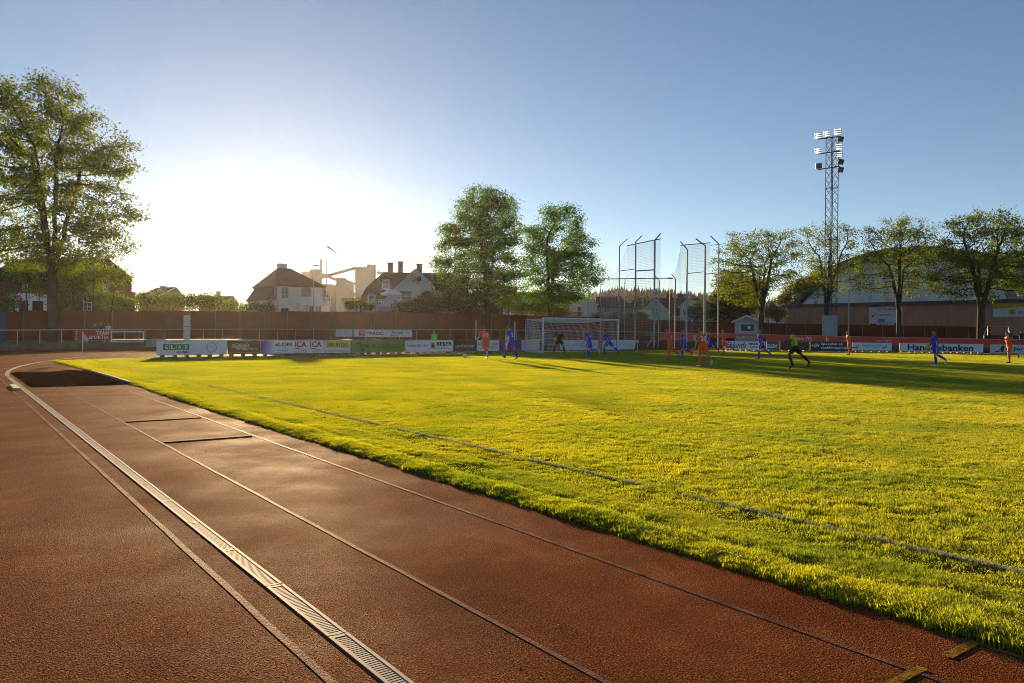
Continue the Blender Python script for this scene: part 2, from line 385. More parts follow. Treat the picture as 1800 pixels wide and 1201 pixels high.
def turf_z(s, t):
    e = s - edge_s(t); inz = np.clip(1 - e / 0.65, 0, 1)
    lump = 0.03 * vnoise(s * 3.1, t * 1.3, 8) + 0.02 * vnoise(s * 9, t * 6, 9)
    rut = np.exp(-((e - 0.42 - .16 * (vnoise(t * .8, t * 0, 10) - .5)) / 0.11) ** 2) * 0.05 * (vnoise(t * 0.55, t * 0 + 3, 12) > .38)
    z = 0.013 + inz * (lump * 0.8 + 0.012 * vnoise(s * 1.5, t * 1.5, 13)) - rut * np.clip(inz * 3, 0, 1)
    return z * np.clip(e / 0.16 + .05, 0.03, 1)
xs = np.concatenate([np.linspace(0, 1.4, 36)]); ys = np.linspace(-3, 41, 620)
E_, T_ = np.meshgrid(xs, ys); S_ = E_ + edge_s(T_); Z_ = turf_z(S_, T_); Z_[:, -1] = 0.009
nx, ny = len(xs), len(ys); idx = np.arange(nx * ny).reshape(ny, nx); Q = np.stack([idx[:-1, :-1], idx[:-1, 1:], idx[1:, 1:], idx[1:, :-1]], -1).reshape(-1, 4)
tag(obj('turf_edge', np_mesh('turf_edge', np.stack([S_, T_, Z_], -1).reshape(-1, 3), Q, TURF, True)), kind='structure')

# grass blades
BLADE = leaf_mat('grass_blade', (0.020, 0.042, 0.003), (0.105, 0.140, 0.006), (0.78, 0.84, 0.012), 0.48, 0.04, tint=True)
LINEB = leaf_mat('painted_grass_blade', (0.22, 0.26, 0.20), (0.36, 0.39, 0.32), (0.40, 0.42, 0.20), 0.4, 0.02)
def blade_patch(name, size, n, h0, h1, w0, w1, seed, m, sx=None, clump=True):
    r = np.random.default_rng(seed); sx = sx or size
    x = r.uniform(-sx/2, sx/2, n); y = r.uniform(-size/2, size/2, n)
    cl = 0.65 * vnoise(x * 8 + 50, y * 8 + 50, seed + 100) + 0.35 * vnoise(x * 20 + 50, y * 20 + 50, seed + 200)
    if not clump: cl = np.full(n, .58)
    h = (h0 + (h1 - h0) * r.random(n)) * (0.22 + 1.75 * cl ** 1.5); w = r.uniform(w0, w1, n); a = r.uniform(0, 2*np.pi, n); b = r.uniform(0, 2*np.pi, n); ln = h * r.uniform(0.1, 0.75, n)
    dx, dy = np.cos(a) * w/2, np.sin(a) * w/2; lx, ly = np.cos(b) * ln, np.sin(b) * ln
    z0 = np.full(n, -0.004)
    V = np.stack([np.stack([x-dx, y-dy, z0], 1), np.stack([x+dx, y+dy, z0], 1), np.stack([x+dx*.7+lx*.35, y+dy*.7+ly*.35, h*.6], 1), np.stack([x-dx*.7+lx*.35, y-dy*.7+ly*.35, h*.6], 1), np.stack([x+lx, y+ly, h], 1)], 1).reshape(-1, 3)
    base = np.arange(n)[:, None] * 5
    Ft = np.concatenate([base + np.array([[0, 1, 2]]), base + np.array([[0, 2, 3]]), base + np.array([[3, 2, 4]])], 0)
    return bpy.data.objects.new(name, np_mesh(name, V, Ft, m))
def grass_group(name, collection):
    ng = bpy.data.node_groups.new(name, 'GeometryNodeTree')
    ng.interface.new_socket('Geometry', in_out='INPUT', socket_type='NodeSocketGeometry'); ng.interface.new_socket('Geometry', in_out='OUTPUT', socket_type='NodeSocketGeometry')
    N = ng.nodes; L = ng.links; gi = N.new('NodeGroupInput'); go = N.new('NodeGroupOutput')
    ci = N.new('GeometryNodeCollectionInfo'); ci.inputs[0].default_value = collection; ci.inputs['Separate Children'].default_value = True; ci.inputs['Reset Children'].default_value = True
    ip = N.new('GeometryNodeInstanceOnPoints'); ip.inputs['Pick Instance'].default_value = True
    rot = N.new('GeometryNodeInputNamedAttribute'); rot.data_type = 'FLOAT_VECTOR'; rot.inputs['Name'].default_value = 'rot'
    scl = N.new('GeometryNodeInputNamedAttribute'); scl.data_type = 'FLOAT_VECTOR'; scl.inputs['Name'].default_value = 'scl'
    L.new(gi.outputs[0], ip.inputs['Points']); L.new(ci.outputs[0], ip.inputs['Instance']); L.new(rot.outputs[0], ip.inputs['Rotation']); L.new(scl.outputs[0], ip.inputs['Scale'])
    L.new(ip.outputs[0], go.inputs[0]); return ng
def scatter(name, P, rot, scl, variants, label):
    c = bpy.data.collections.new(name + '_variants')
    for v in variants: c.objects.link(v)
    me = bpy.data.meshes.new(name); me.vertices.add(len(P)); me.vertices.foreach_set('co', np.asarray(P, np.float32).ravel())
    for nm, arr in (('rot', rot), ('scl', scl)):
        at = me.attributes.new(nm, 'FLOAT_VECTOR', 'POINT'); at.data.foreach_set('vector', np.asarray(arr, np.float32).ravel())
    me.update(); o = obj(name, me); md = o.modifiers.new('blades', 'NODES'); md.node_group = grass_group(name + '_nodes', c)
    return tag(o, label, 'grass', kind='stuff')
def in_poly(x, y, poly):
    ins = np.zeros(len(x), bool); j = len(poly) - 1
    for i in range(len(poly)):
        xi, yi = poly[i]; xj, yj = poly[j]
        c = ((yi > y) != (yj > y)) & (x < (xj - xi) * (y - yi) / (yj - yi + 1e-12) + xi); ins ^= c; j = i
    return ins
def in_view(x, y, margin=3.0):
    d = x * FWD.x + y * FWD.y; l = x * RIGHT.x + y * RIGHT.y
    return (d > 1.5) & (np.abs(l) < d * 0.69 + margin)
step = 0.40
gx, gy = np.meshgrid(np.arange(4.4, 78, step), np.arange(-12, 47, step)); gx = gx.ravel(); gy = gy.ravel()
gx = gx + rng.uniform(-.14, .14, len(gx)); gy = gy + rng.uniform(-.14, .14, len(gy))
k = in_poly(gx, gy, OUT) & in_view(gx, gy) & (gx > edge_s(gy) + 0.35)
gx, gy = gx[k], gy[k]; n = len(gx)
hs = 0.42 + 0.40 * vnoise(gx * .9, gy * .9, 21) + 0.70 * vnoise(gx * 1.9, gy * 1.9, 23) ** 2 + 0.25 * (vnoise(gx * .22, gy * .22, 22) - .5)
rot = np.zeros((n, 3)); rot[:, 2] = rng.uniform(0, 6.283, n); scl = np.ones((n, 3)); scl[:, 2] = hs
P = np.stack([gx, gy, np.where(gx < edge_s(gy) + 1.5, turf_z(gx, gy) - .003, 0.013)], 1)
lawn = [blade_patch('lawn_blades', 0.62, 1900, 0.014, 0.034, 0.0035, 0.0065, 40 + i, BLADE) for i in range(6)]
scatter('grass', P, rot, scl, lawn, 'short mown grass covering the football pitch')
# rough, taller tufts along the track edge
m_ = 9500
tt = rng.uniform(-2, 41, m_); tt = np.concatenate([tt, rng.uniform(0, 14, 3600)]); ee = rng.random(len(tt)) ** 1.25 * 0.95 + 0.02; ss = edge_s(tt) + ee
k = in_view(ss, tt); ss, tt, ee = ss[k], tt[k], ee[k]
rutm = (vnoise(ss * 3, tt * .9, 31) > 0.33) | (ee < .28); ss, tt, ee = ss[rutm], tt[rutm], ee[rutm]; n = len(ss)
rot = np.zeros((n, 3)); rot[:, 2] = rng.uniform(0, 6.283, n); scl = np.ones((n, 3)) * rng.uniform(.7, 1.25, (n, 1)); scl[:, 2] *= (0.5 + vnoise(ss * 4, tt * 2, 32) * .9) * np.clip(1.15 - ee * .55, .5, 1.2)
P = np.stack([ss, tt, turf_z(ss, tt) - .004], 1)
tuft = [blade_patch('tuft_blades', 0.17, 260, 0.015, 0.038, 0.0035, 0.006, 60 + i, BLADE) for i in range(5)]
scatter('rough_grass', P, rot, scl, tuft, 'ragged longer grass along the edge of the red track')
# the painted touchline: blades holding old paint
tt = np.arange(-1.0, 41.7, 0.16); n = len(tt); keep = vnoise(tt * 1.1, tt * 0 + .3, 33) > .2
tt = tt[keep]; n = len(tt); ss = 6.15 - 0.012 * np.clip(tt - 20, 0, 30) + rng.uniform(-.01, .01, n)
k = in_view(ss, tt); ss, tt = ss[k], tt[k]; n = len(ss)
rot = np.zeros((n, 3)); scl = np.ones((n, 3)) * 1.0; scl[:, 2] = rng.uniform(.85, 1.15, n)
P = np.stack([ss, tt, np.full(n, 0.016)], 1)
lineb = [blade_patch('line_blades', 0.2, 170, 0.016, 0.031, 0.005, 0.008, 80 + i, LINEB, 0.085, False) for i in range(3)]
o = scatter('touchline', P, rot, scl, lineb, 'faded grey painted touchline in the grass'); o['category'] = 'line'

# ================================================================== RAILING AND LOW WALL ROUND THE BEND
def circ_at(px, R):         # where the pixel column meets a circle round the bend centre (far side)
    r = ray(px, YH); a = r.x**2 + r.y**2; b = -2 * (r.x * CX + r.y * CY); c = CX**2 + CY**2 - R*R
    d = (-b + math.sqrt(b*b - 4*a*c)) / (2*a); return Vector((r.x * d, r.y * d, 0))
def theta(p): return math.atan2(p.y - CY, p.x - CX)
RAILTOP = [(-100, 1.30), (50, 1.32), (350, 1.43), (550, 1.50), (850, 1.62), (1000, 1.60), (1165, 1.52), (1500, 1.28), (1800, 1.20), (1900, 1.2)]
RR = 45.5
wallm = mat('retaining_wall', (0.10, 0.085, 0.075), 0.9, 0.3, 1.5, 0.4, 10)
th0, th1 = theta(circ_at(-90, RR)), theta(circ_at(1850, RR))
def rp(th, R=RR): return Vector((CX + R * math.cos(th), CY + R * math.sin(th), 0))
def rail_z(th): return interp(RAILTOP, proj(rp(th))[0])
wall = thing('retaining_wall', 'low dark concrete wall round the outside of the track bend', 'wall')
nW = 30
for i in range(nW):
    a0 = th0 + (th1 - th0) * i / nW; a1 = th0 + (th1 - th0) * (i + 1) / nW
    pts = [rp(a0, RR - .05), rp(a1 + .0004 * (1 if th1 > th0 else -1), RR - .05), rp(a1, RR + .28), rp(a0, RR + .28)]
    z = min(0.40, rail_z(a0) - 0.85)
    MB().prism([(p.x, p.y) for p in pts][::-1], 0.0, max(0.36, z) + random.uniform(-.004, .004)).build('wall_block', wallm, wall)
railm = mat('rail_tube', (0.5, 0.5, 0.52), 0.4, 0.12, 5, metal=0.35)
rail = thing('spectator_railing', 'pale metal spectator railing curving behind the goal', 'railing')
npost = int(abs(th1 - th0) * RR / 2.0)
pm = MB().tube([(0, 0, 0), (0, 0, 1)], 0.026, 6).mesh('post', railm)
top = []
for i in range(npost + 1):
    a = th0 + (th1 - th0) * i / npost; p = rp(a, RR + .1); z = rail_z(a)
    o = obj('post', pm, rail); o.location = (p.x, p.y, 0.36); o.scale = (1, 1, z - 0.36)
    top.append(Vector((p.x, p.y, z)))
for i in range(npost):
    if i % 2 == 0: MB().tube(top[i:i+3] if i + 2 <= npost else top[i:i+2], 0.032, 6).build('top_rail', railm, rail)

# ================================================================== BROWN BOARD FENCE
FENCE_D = [(-70, 58), (0, 61), (150, 67), (330, 75), (500, 81.5), (700, 89), (950, 98), (1150, 103), (1290, 106), (1380, 107), (1500, 106), (1640, 101), (1780, 95)]
FENCE_Y = [(-70, 547), (150, 546), (430, 547), (600, 548), (800, 551), (900, 554), (1050, 558.5), (1200, 564.6), (1290, 567), (1500, 571.5), (1780, 576)]
FENB = mat('fence_boards', (0.17, 0.034, 0.018), 0.85, 0.35, 1.2, 0.4, 20, spec=0.1)
FENP = mat('fence_post', (0.16, 0.15, 0.15), 0.6, 0.15)
fence = thing('board_fence', 'tall red-brown board fence closing off the ground behind the railing', 'fence')
poly = [D(px, YH, interp(FENCE_D, px)) for px in range(-70, 1781, 10)]
for p in poly: p.z = 0.38
seg = [poly[0]]; acc = 0.0
for a, b in zip(poly, poly[1:]):
    l = (b - a).length; q = 0.0
    while acc + (l - q) >= 2.5:
        q += 2.5 - acc; acc = 0.0; seg.append(a + (b - a) * (q / l))
    acc += l - q
def fence_panel(seed):
    r = random.Random(seed); mb = MB(); y = 0.02; k = 0
    while y < 0.999:
        h = min(0.066, 1 - y); mb.box(0.02, 0.98, -.012 - (.008 if k % 2 else 0), .012, y, y + h); y += 0.066; k += 1
    return mb.mesh('panel', FENB)
pms = [fence_panel(i) for i in range(4)]
postm = MB().box(-0.035, 0.035, -0.05, 0.02, 0, 1).mesh('post', FENP)
for i, (a, b) in enumerate(zip(seg, seg[1:])):
    d = b - a; z = D(proj(a)[0], interp(FENCE_Y, proj(a)[0]), a.dot(FWD)).z
    rz = math.atan2(d.y, d.x)
    o = obj('panel', pms[i % 4], fence); o.location = a; o.rotation_euler = (0, 0, rz); o.scale = (d.length, 1, z - 0.38 + (0.03 if i % 5 == 2 else 0))
    o = obj('post', postm, fence); o.location = a; o.rotation_euler = (0, 0, rz); o.scale = (1, 1, z - 0.38 + .02)
fr = frame_ab(D(322, YH, 74.6) , D(335, YH, 75.1), 0.38)
u1 = (fr.uv(334, 560))[0]; v1 = fr.uv(323, 554)[1]
dr = thing('fence_door', 'narrow white door set in the brown board fence', 'door', fr.M)
MB().box(0, u1, 0, v1, .05, .11).build('door_leaf', mat('door_white', (0.6, 0.6, 0.62), 0.5, 0.06), dr)
MB().box(.06, u1-.06, v1*.52, v1*.55, .11, .125).build('rail_bar', GREYT, dr); MB().box(u1-.1, u1-.04, .95, 1.07, .11, .16).build('handle', STEEL, dr)

# ================================================================== ADVERTISING BOARDS
def hexm(h, rough=0.45): return mat('print_' + h, lin(h), rough, 0.04, 3)
class Board:
    def __init__(self, a, b, zb, h, col, label, name='advertising_board', feet=True, group=None, th=0.05):
        self.f = frame_ab(a, b); self.f.o.z = zb; self.f = Frame(self.f.o, b - a)
        self.L = (Vector((b.x - a.x, b.y - a.y, 0))).length - 0.03; self.H = h
        self.r = thing(name, label, 'advertising board', self.f.M, group)
        MB().box(0, self.L, 0, h, -th, 0).build('panel', hexm(col), self.r)
        fm = MB().box(-.012, self.L + .012, h, h + .02, -th - .005, .004); fm.box(-.012, self.L + .012, -.02, 0, -th - .005, .004)
        fm.build('frame', GREYT, self.r)
        if feet:
            k = max(2, int(self.L / 0.55))
            for i in range(k):
                u = self.L * (i + .5) / k + random.uniform(-.06, .06)
                MB().box(u - .07, u + .07, -zb, -.02, -.30, .03).build('foot', FENP, self.r)
    def bx(self, x0, x1, y0, y1): return (x0 * self.L, x1 * self.L, y0 * self.H, y1 * self.H)
    def rect(self, x0, x1, y0, y1, col, w=.004, name='colour_field'):
        a, b, c, d = self.bx(x0, x1, y0, y1); MB().box(a, b, c, d, .0005, w).build(name, hexm(col), self.r)
    def text(self, s, x0, x1, y0, y1, col, bold=0.0, shear=0.0, rot90=False):
        txt(self.r, s, self.bx(x0, x1, y0, y1), hexm(col), .008, bold, shear, rot90=rot90)
    def ring(self, x, y, r0, r1, col, n=24, name='emblem', w=.008):
        x *= self.L; y *= self.H; mb = MB(); vs = []
        for i in range(n):
            a = 2*math.pi*i/n; vs += [(x + r0*math.cos(a), y + r0*math.sin(a), w), (x + r1*math.cos(a), y + r1*math.sin(a), w)]
        mb.add(vs, [(2*i, 2*i+1, (2*i+3) % (2*n), (2*i+2) % (2*n)) for i in range(n)]); mb.build(name, hexm(col), self.r)
    def disc(self, x, y, r, col, n=20, name='emblem', w=.006, sy=1.0):
        x *= self.L; y *= self.H
        MB().add([(x + r*math.cos(2*math.pi*i/n), y + r*sy*math.sin(2*math.pi*i/n), w) for i in range(n)], [tuple(range(n))]).build(name, hexm(col), self.r)
    def pol(self, pts, col, w=.006, name='emblem'):
        MB().add([(x * self.L, y * self.H, w) for x, y in pts], [tuple(range(len(pts)))]).build(name, hexm(col), self.r)
def on_line(px, s0=9.3, t0=44.3, k=0.05):
    r = ray(px, YH); d = (t0 - k * s0) / (r.y - k * r.x); return Vector((r.x * d, r.y * d, 0))
random.seed(5)
GL = 'advertising boards along the goal line'
def LB(x0, x1, col, label, h=.76, zb=.14): return Board(on_line(x0), on_line(x1), zb, h, col, label, group=GL)
b = LB(276, 400, 'dfe4ee', 'long white board with four green letter squares and a round crest, nearest the corner flag')
b.text('Skövde & Götene', .09, .36, .83, .95, '333333')
for i, ch in enumerate('GLAS'):
    b.rect(.085 + i*.092, .172 + i*.092, .34, .74, '2e8b2e'); b.text(ch, .105 + i*.092, .152 + i*.092, .42, .67, 'f4f4f4', .02)
b.text('kedjan', .275, .45, .06, .30, '222222', .015)
b.ring(.77, .5, .27, .30, '9a9fb0'); b.ring(.77, .5, .20, .215, '9a9fb0'); b.ring(.77, .55, .07, .09, '9a9fb0')
for i in range(10):
    a = 2*math.pi*i/10; b.disc(.77 + .255*math.cos(a)/b.L, .5 + .255*math.sin(a)/b.H, .025, '9a9fb0', 8)
b = LB(401, 458, '7b5a35', 'brown board with two lines of pale lettering over an orange stripe')
b.rect(0, 1, .08, .14, 'c98f3c'); b.text('villekulla', .12, .66, .52, .82, 'e8ddc8', 0, .25); b.text('familjehem', .24, .90, .24, .52, 'e8ddc8', 0, .1); b.rect(.1, .55, .47, .49, 'e8ddc8')
b = LB(459, 570, 'e6e6ee', 'long white board with a violet end and two matching red marks')
for i in range(8): b.pol([(i*.024, 0), (i*.024+.024, 0), (i*.024+.055, 1), (i*.024+.03, 1)] if i else [(0, 0), (.024, 0), (.055, 1), (0, 1)], ['7f63ab', '8a70b3', '9881bc', 'a793c6', 'b7a6d0', 'c7b9da', 'd5cbe3', 'dfd9ea'][i], .003, 'colour_field')
b.text('eLON', .215, .475, .55, .86, '3a332e', .025); b.text('THORSSELLS', .25, .44, .16, .27, '55504c')
for x in (.525, .775):
    b.text('ICA', x, x + .19, .46, .93, 'b8321c', .03); b.rect(x, x + .09, .33, .39, 'b8321c'); b.text('nära', x + .1, x + .19, .19, .33, 'b8321c', .01); b.text('NORRMALM', x - .005, x + .195, .04, .14, 'b8321c')
b = LB(571, 617, 'e2e4ec', 'white board with a yellow panel lettered in blue')
b.rect(.06, .93, .36, .93, 'd8c21a'); b.text('RA BYGG', .15, .87, .50, .80, '2a3f8f', .03); b.text('BYGGER OCH UTVECKLAR', .03, .94, .06, .20, '4a5a8a')
b = LB(617.5, 712, '4f8f2f', 'green board with brown capitals and a dotted emblem')
b.text('Dige', .10, .30, .30, .80, '4a2a20', .03); b.disc(.125, .52, .09, 'd9d4c8'); b.disc(.215, .22, .09, '5a3226'); b.disc(.30, .5, .08, '6a4030'); b.disc(.17, .72, .05, '5a3226')
b.text('INDUSTRIGOLV', .38, .97, .33, .72, '4a2a20', .012); b.rect(.335, .339, .05, .95, '437a28')
b = LB(713, 797, 'e4e6ee', 'white board with thin script and a yellow square beside bold black capitals')
b.text('Hildersgården', .02, .47, .30, .75, '33363c', 0, .35); b.rect(.492, .496, .02, .98, 'b0b4bc'); b.rect(.52, .62, .25, .82, 'd7ab2a')
b.pol([(.535, .35), (.55, .75), (.565, .55), (.58, .78), (.605, .35), (.585, .4), (.57, .3), (.555, .42)], '3a2a12'); b.text('BEIJER', .65, .98, .42, .84, '151515', .03); b.text('BYGGMATERIAL', .65, .97, .22, .34, '2a2a2a')
b = LB(799, 838, '2a241f', 'black board with thin pale lettering left of the running orange player')
b.text('underbar', .06, .95, .34, .66, 'cfc8bd'); b.rect(.08, .16, .72, .75, 'cfc8bd')
b = LB(839, 878, 'd3dae8', 'white board with two lines of grey capitals behind the running orange player')
b.text('HÄLLSTRÖMS', .05, .96, .52, .78, '3c4654', .01); b.text('ELEKTRISKA', .2, .9, .22, .44, '3c4654', .01)
b = LB(879, 917, '552a7a', 'deep purple board with faint violet lettering')
b.text('UW', .35, .75, .32, .72, '6f45a0', .03)
b = LB(917.5, 948.5, 'c2cde0', 'pale blue-white board beside the left goalpost')
for y in (.75, .55, .35): b.rect(.06, .22, y, y + .09, '8f9bb5')
b = LB(949.5, 985, '1d1b1c', 'black board with white lettering seen through the goal net')
b.text('BILGÅRDEN', .1, .95, .52, .72, 'd8d8dc', .01); b.text('SKÖVDE', .38, .9, .16, .34, 'c8c8cc', .01)
b = LB(985.5, 1018, 'ced7e6', 'white board with a small red cross mark behind the goalkeeper')
b.text('KASLE MÅLERI', .18, .97, .42, .58, '4d5868'); b.pol([(.02, .3), (.14, .62), (.16, .58), (.05, .28)], 'a83030'); b.pol([(.02, .6), (.05, .62), (.16, .3), (.13, .28)], 'a83030')
b = LB(1018.5, 1052, 'cbd5e4', 'white board with one large grey word behind the goal')
b.text('CILANDER', .04, .98, .28, .68, '56637a')
b = LB(1060, 1084, 'c6d1e2', 'short white board with a bronze ring mark at the right goalpost')
b.ring(.72, .55, .12, .2, '8a7440'); b.text('KAL', .05, .35, .3, .5, '6a7688')
b = LB(1085, 1117, 'bccade', 'pale board with spaced grey letters to the right of the goal')
b.text('C A R I S E', .18, .85, .40, .62, '7787a0'); b.text('INREDNINGAR', .45, .9, .2, .28, '8b99b0')

# boards beyond the far side of the pitch
YB = [(1240, 616.2), (1345, 617), (1500, 618.6), (1729, 622.3), (1830, 625)]
GF = 'advertising boards along the far side'
def RB(x0, x1, col, label, h=.72, zb=.12, feet=True): return Board(G(x0, interp(YB, x0)), G(x1, interp(YB, x1)), zb, h, col, label, group=GF, feet=feet)
b = RB(1273, 1345, 'd9dde8', 'white board with flowing dark script on the far side')
b.text('Eklunds', .04, .55, .18, .95, '33202a', .01, .45); b.text('BILDELS', .60, .96, .56, .80, '1c1c20', .03); b.text('LAGER', .64, .96, .22, .46, '1c1c20', .03)
b = RB(1347, 1368, '1f5a66', 'short teal board with white capitals')
b.text('GILLBAR', .06, .96, .2, .72, 'd8e4e6', .02)
b = RB(1371, 1422, '3a2a22', 'plain dark brown board beyond the running referee')
b = RB(1424, 1496, '16213a', 'dark navy board with two lines of white lettering', h=.86, zb=.05)
b.rect(.03, .24, .2, .9, '101a50'); b.text('CEJN', .05, .23, .35, .75, 'e6e8f0', .02, .3); b.text('Specialist på', .27, .80, .56, .86, 'dfe3ee', .02); b.text('snabbkopplingar', .27, .99, .18, .48, 'dfe3ee', .02)
b = RB(1498, 1568, 'c9d6e6', 'pale board with two small green hills and a green lower edge')
b.rect(0, 1, 0, .07, '3f9a30'); b.text('Vi förvaltar och utvecklar', .25, .74, .6, .78, '2d3540'); b.text('attraktiva fastigheter', .30, .70, .36, .54, '2d3540')
for x in (.06, .76): b.pol([(x, .3), (x + .05, .55), (x + .09, .3)], '2f6a35'); b.pol([(x + .06, .55), (x + .10, .8), (x + .13, .6), (x + .09, .4)], '9aa63a')
b = RB(1581, 1729, 'ccd4e4', 'long white board with one bold dark word on the far side')
b.text('Handelsbanken', .10, .885, .12, .90, '1b2238', .03)
b = RB(1740, 1822, 'c4cfdf', 'white board with a dark road emblem at the far right edge')
b.pol([(.06, .1), (.2, .25), (.27, .85), (.33, .85), (.30, .1), (.25, .1), (.24, .5), (.2, .1)], '2a3040'); b.pol([(.36, .1), (.36, .85), (.40, .85), (.48, .1), (.44, .1), (.39, .5), (.39, .1)], '2a3040'); b.text('Jan L', .5, .96, .25, .72, '3a4152', .02)
# red dasher line behind the far boards and banners on the railing
REDB = mat('red_banner_cloth', (0.60, 0.06, 0.035), 0.55, 0.15, 2)
def banner(x0, x1, y0f, y1f, label, col=REDB, name='railing_banner', R=RR + .02):
    a0, a1 = theta(circ_at(x0, R)), theta(circ_at(x1, R)); k = max(2, int(abs(a1 - a0) * R / .5))
    L = abs(a1 - a0) * R; p0 = rp(a0, R); p1 = rp(a1, R); fr = frame_ab(p0, p1, 0)
    r = thing(name, label, 'banner', fr.M); vs = []
    for i in range(k + 1):
        a = a0 + (a1 - a0) * i / k; p = rp(a, R); px = proj(p)[0]; d = p - fr.o; u = d.dot(fr.X); w = d.dot(fr.N)
        zt = rail_z(a); w2 = w + random.uniform(-.015, .015)
        vs += [(u, zt - y0f, w), (u, zt - y1f + random.uniform(-.02, .01), w2), (u, zt - y0f, w - .012), (u, zt - y1f, w2 - .012)]
    fs = []
    for i in range(k):
        q = 4*i; fs += [(q, q+1, q+5, q+4), (q+2, q+6, q+7, q+3), (q, q+4, q+6, q+2), (q+1, q+3, q+7, q+5)]
    fs += [(0, 2, 3, 1), (4*k, 4*k+1, 4*k+3, 4*k+2)]
    MB().add(vs, fs).build('cloth', col, r)
    return r, fr
def btxt(r, fr, s, x0, x1, y0, y1, col, bold=.01, R=RR + .02):
    # flat print just proud of the cloth
    a = theta(circ_at((x0 + x1) / 2, R)); p = rp(a, R); w = (p - fr.o).dot(fr.N) + .05
    u0, v0 = fr.uv(x0, y1, w); u1, v1 = fr.uv(x1, y0, w)
    txt(r, s, (u0, u1, v0, v1), hexm(col), w, bold)
r, f_ = banner(1160, 1236, .02, .88, 'red banner with a white shield hung on the railing behind the cage')
a = theta(circ_at(1224, RR)); w = (rp(a) - f_.o).dot(f_.N) + .06; sh = f_.poly([(1219, 590), (1230, 590), (1230, 597), (1225, 602), (1219, 596)], w)
MB().add([(u, v, w) for u, v in sh], [(0, 1, 2, 3, 4)][::1]).build('shield', hexm('c9c9d2'), r)
r, f_ = banner(1238, 1346, .02, .46, 'short red banner with one small white line of lettering on the railing')
btxt(r, f_, 'Skövde El-tjänst', 1294, 1330, 590.5, 595.5, 'dcd6d2')
r, f_ = banner(1347, 1424, .02, 1.0, 'tall red banner with two lines of pale lettering on the far railing')
btxt(r, f_, 'Skövde VVS', 1394, 1427, 592, 598, 'e2d8d4', .02); btxt(r, f_, 'skovdevvs.se', 1404, 1426, 601, 604, 'd8b8b0')
r, f_ = banner(1425, 1840, .02, .95, 'long red banner on the railing behind the long white one-word board')
btxt(r, f_, 'Rengaraget', 1532, 1568, 597, 601, 'd8c8c4')
# boards hung on the railing
def railboard(x0, x1, col, label, drop=.06, h=.62):
    a, b_ = theta(circ_at(x0, RR + .03)), theta(circ_at(x1, RR + .03)); pa, pb = rp(a, RR + .0), rp(b_, RR + .0); z = min(rail_z(a), rail_z(b_))
    return Board(pa + FWD * -.1, pb + FWD * -.1, z - drop - h, h, col, label, feet=False, th=.015)
b = railboard(130, 194.5, 'a82a22', 'red board with white capitals on the railing behind the corner flag', .05, .72)
b.text('TEAM', .60, .97, .56, .92, 'e8d8d4', .02); b.text('SPORTIA', .40, .96, .14, .48, 'e8d8d4', .02); b.text('SKÖVDE', .04, .10, .08, .92, 'd9c6c2', .01, rot90=True); b.rect(.2, .203, .02, .98, '8a201a')
b = railboard(590, 620, 'd2d3da', 'small white board of grey small print on the railing', .03, .72)
for i, y in enumerate((.78, .64, .50, .36, .22)): b.text(('SKÖVDE STENHUGGERI', 'GRAVSTENAR', 'INSKRIPTIONER', 'BÄNKSKIVOR', 'TEL 0500')[i], .1 + .02 * (i % 3), .9 - .03 * (i % 2), y, y + .09, '84848c')
b = railboard(622, 725, 'd8dae2', 'long white board with a red square and green script on the railing', .03, .74)
b.rect(.085, .19, .1, .9, 'b0392a'); b.pol([(.1, .55), (.14, .75), (.18, .55)], 'd8dae2', .007); b.rect(.11, .17, .2, .26, 'e2c8c2', .007); b.text('PAROC', .21, .50, .24, .74, '2a1c1c', .03)
b.text('Hüttert', .635, .85, .32, .9, '2f7a3c', .01, .3); b.text('Maskin', .63, .76, .1, .28, '2f6a38', .01); b.disc(.90, .62, .09, '5a6a38'); b.disc(.94, .58, .07, '46582c')
# white empty frame propped on the railing
f_ = frame_ab(rp(theta(circ_at(195, RR))) - FWD * .3, rp(theta(circ_at(252, RR))) - FWD * .3, 0)
pts = f_.poly([(195.5, 583.5), (252, 583.5), (252, 601), (195.5, 601)])
fr_ = thing('training_goal_frame', 'empty white tube frame leaning on the railing', 'frame', f_.M)
for i in range(4):
    (u0, v0), (u1, v1) = pts[i], pts[(i+1) % 4]; MB().tube([(u0, v0, 0), (u1, v1, 0)], .04, 6).build('bar', WHITE, fr_)
p = rp(theta(circ_at(262, RR - .5)), RR - .9); f_ = frame_ab(rp(theta(circ_at(249, RR)), RR - .9), rp(theta(circ_at(285, RR)), RR - .9), 0)
mb = MB().prism([(0, 0), (1.35, 0), (1.32, .62), (.04, .62)], -.5, 0)
tag(mb.build('concrete_block', mat('pale_concrete', (0.42, 0.40, 0.38), 0.85, 0.15, 2, 0.3, 15), None, f_.M), 'pale concrete block by the track beside the crest board', 'block')

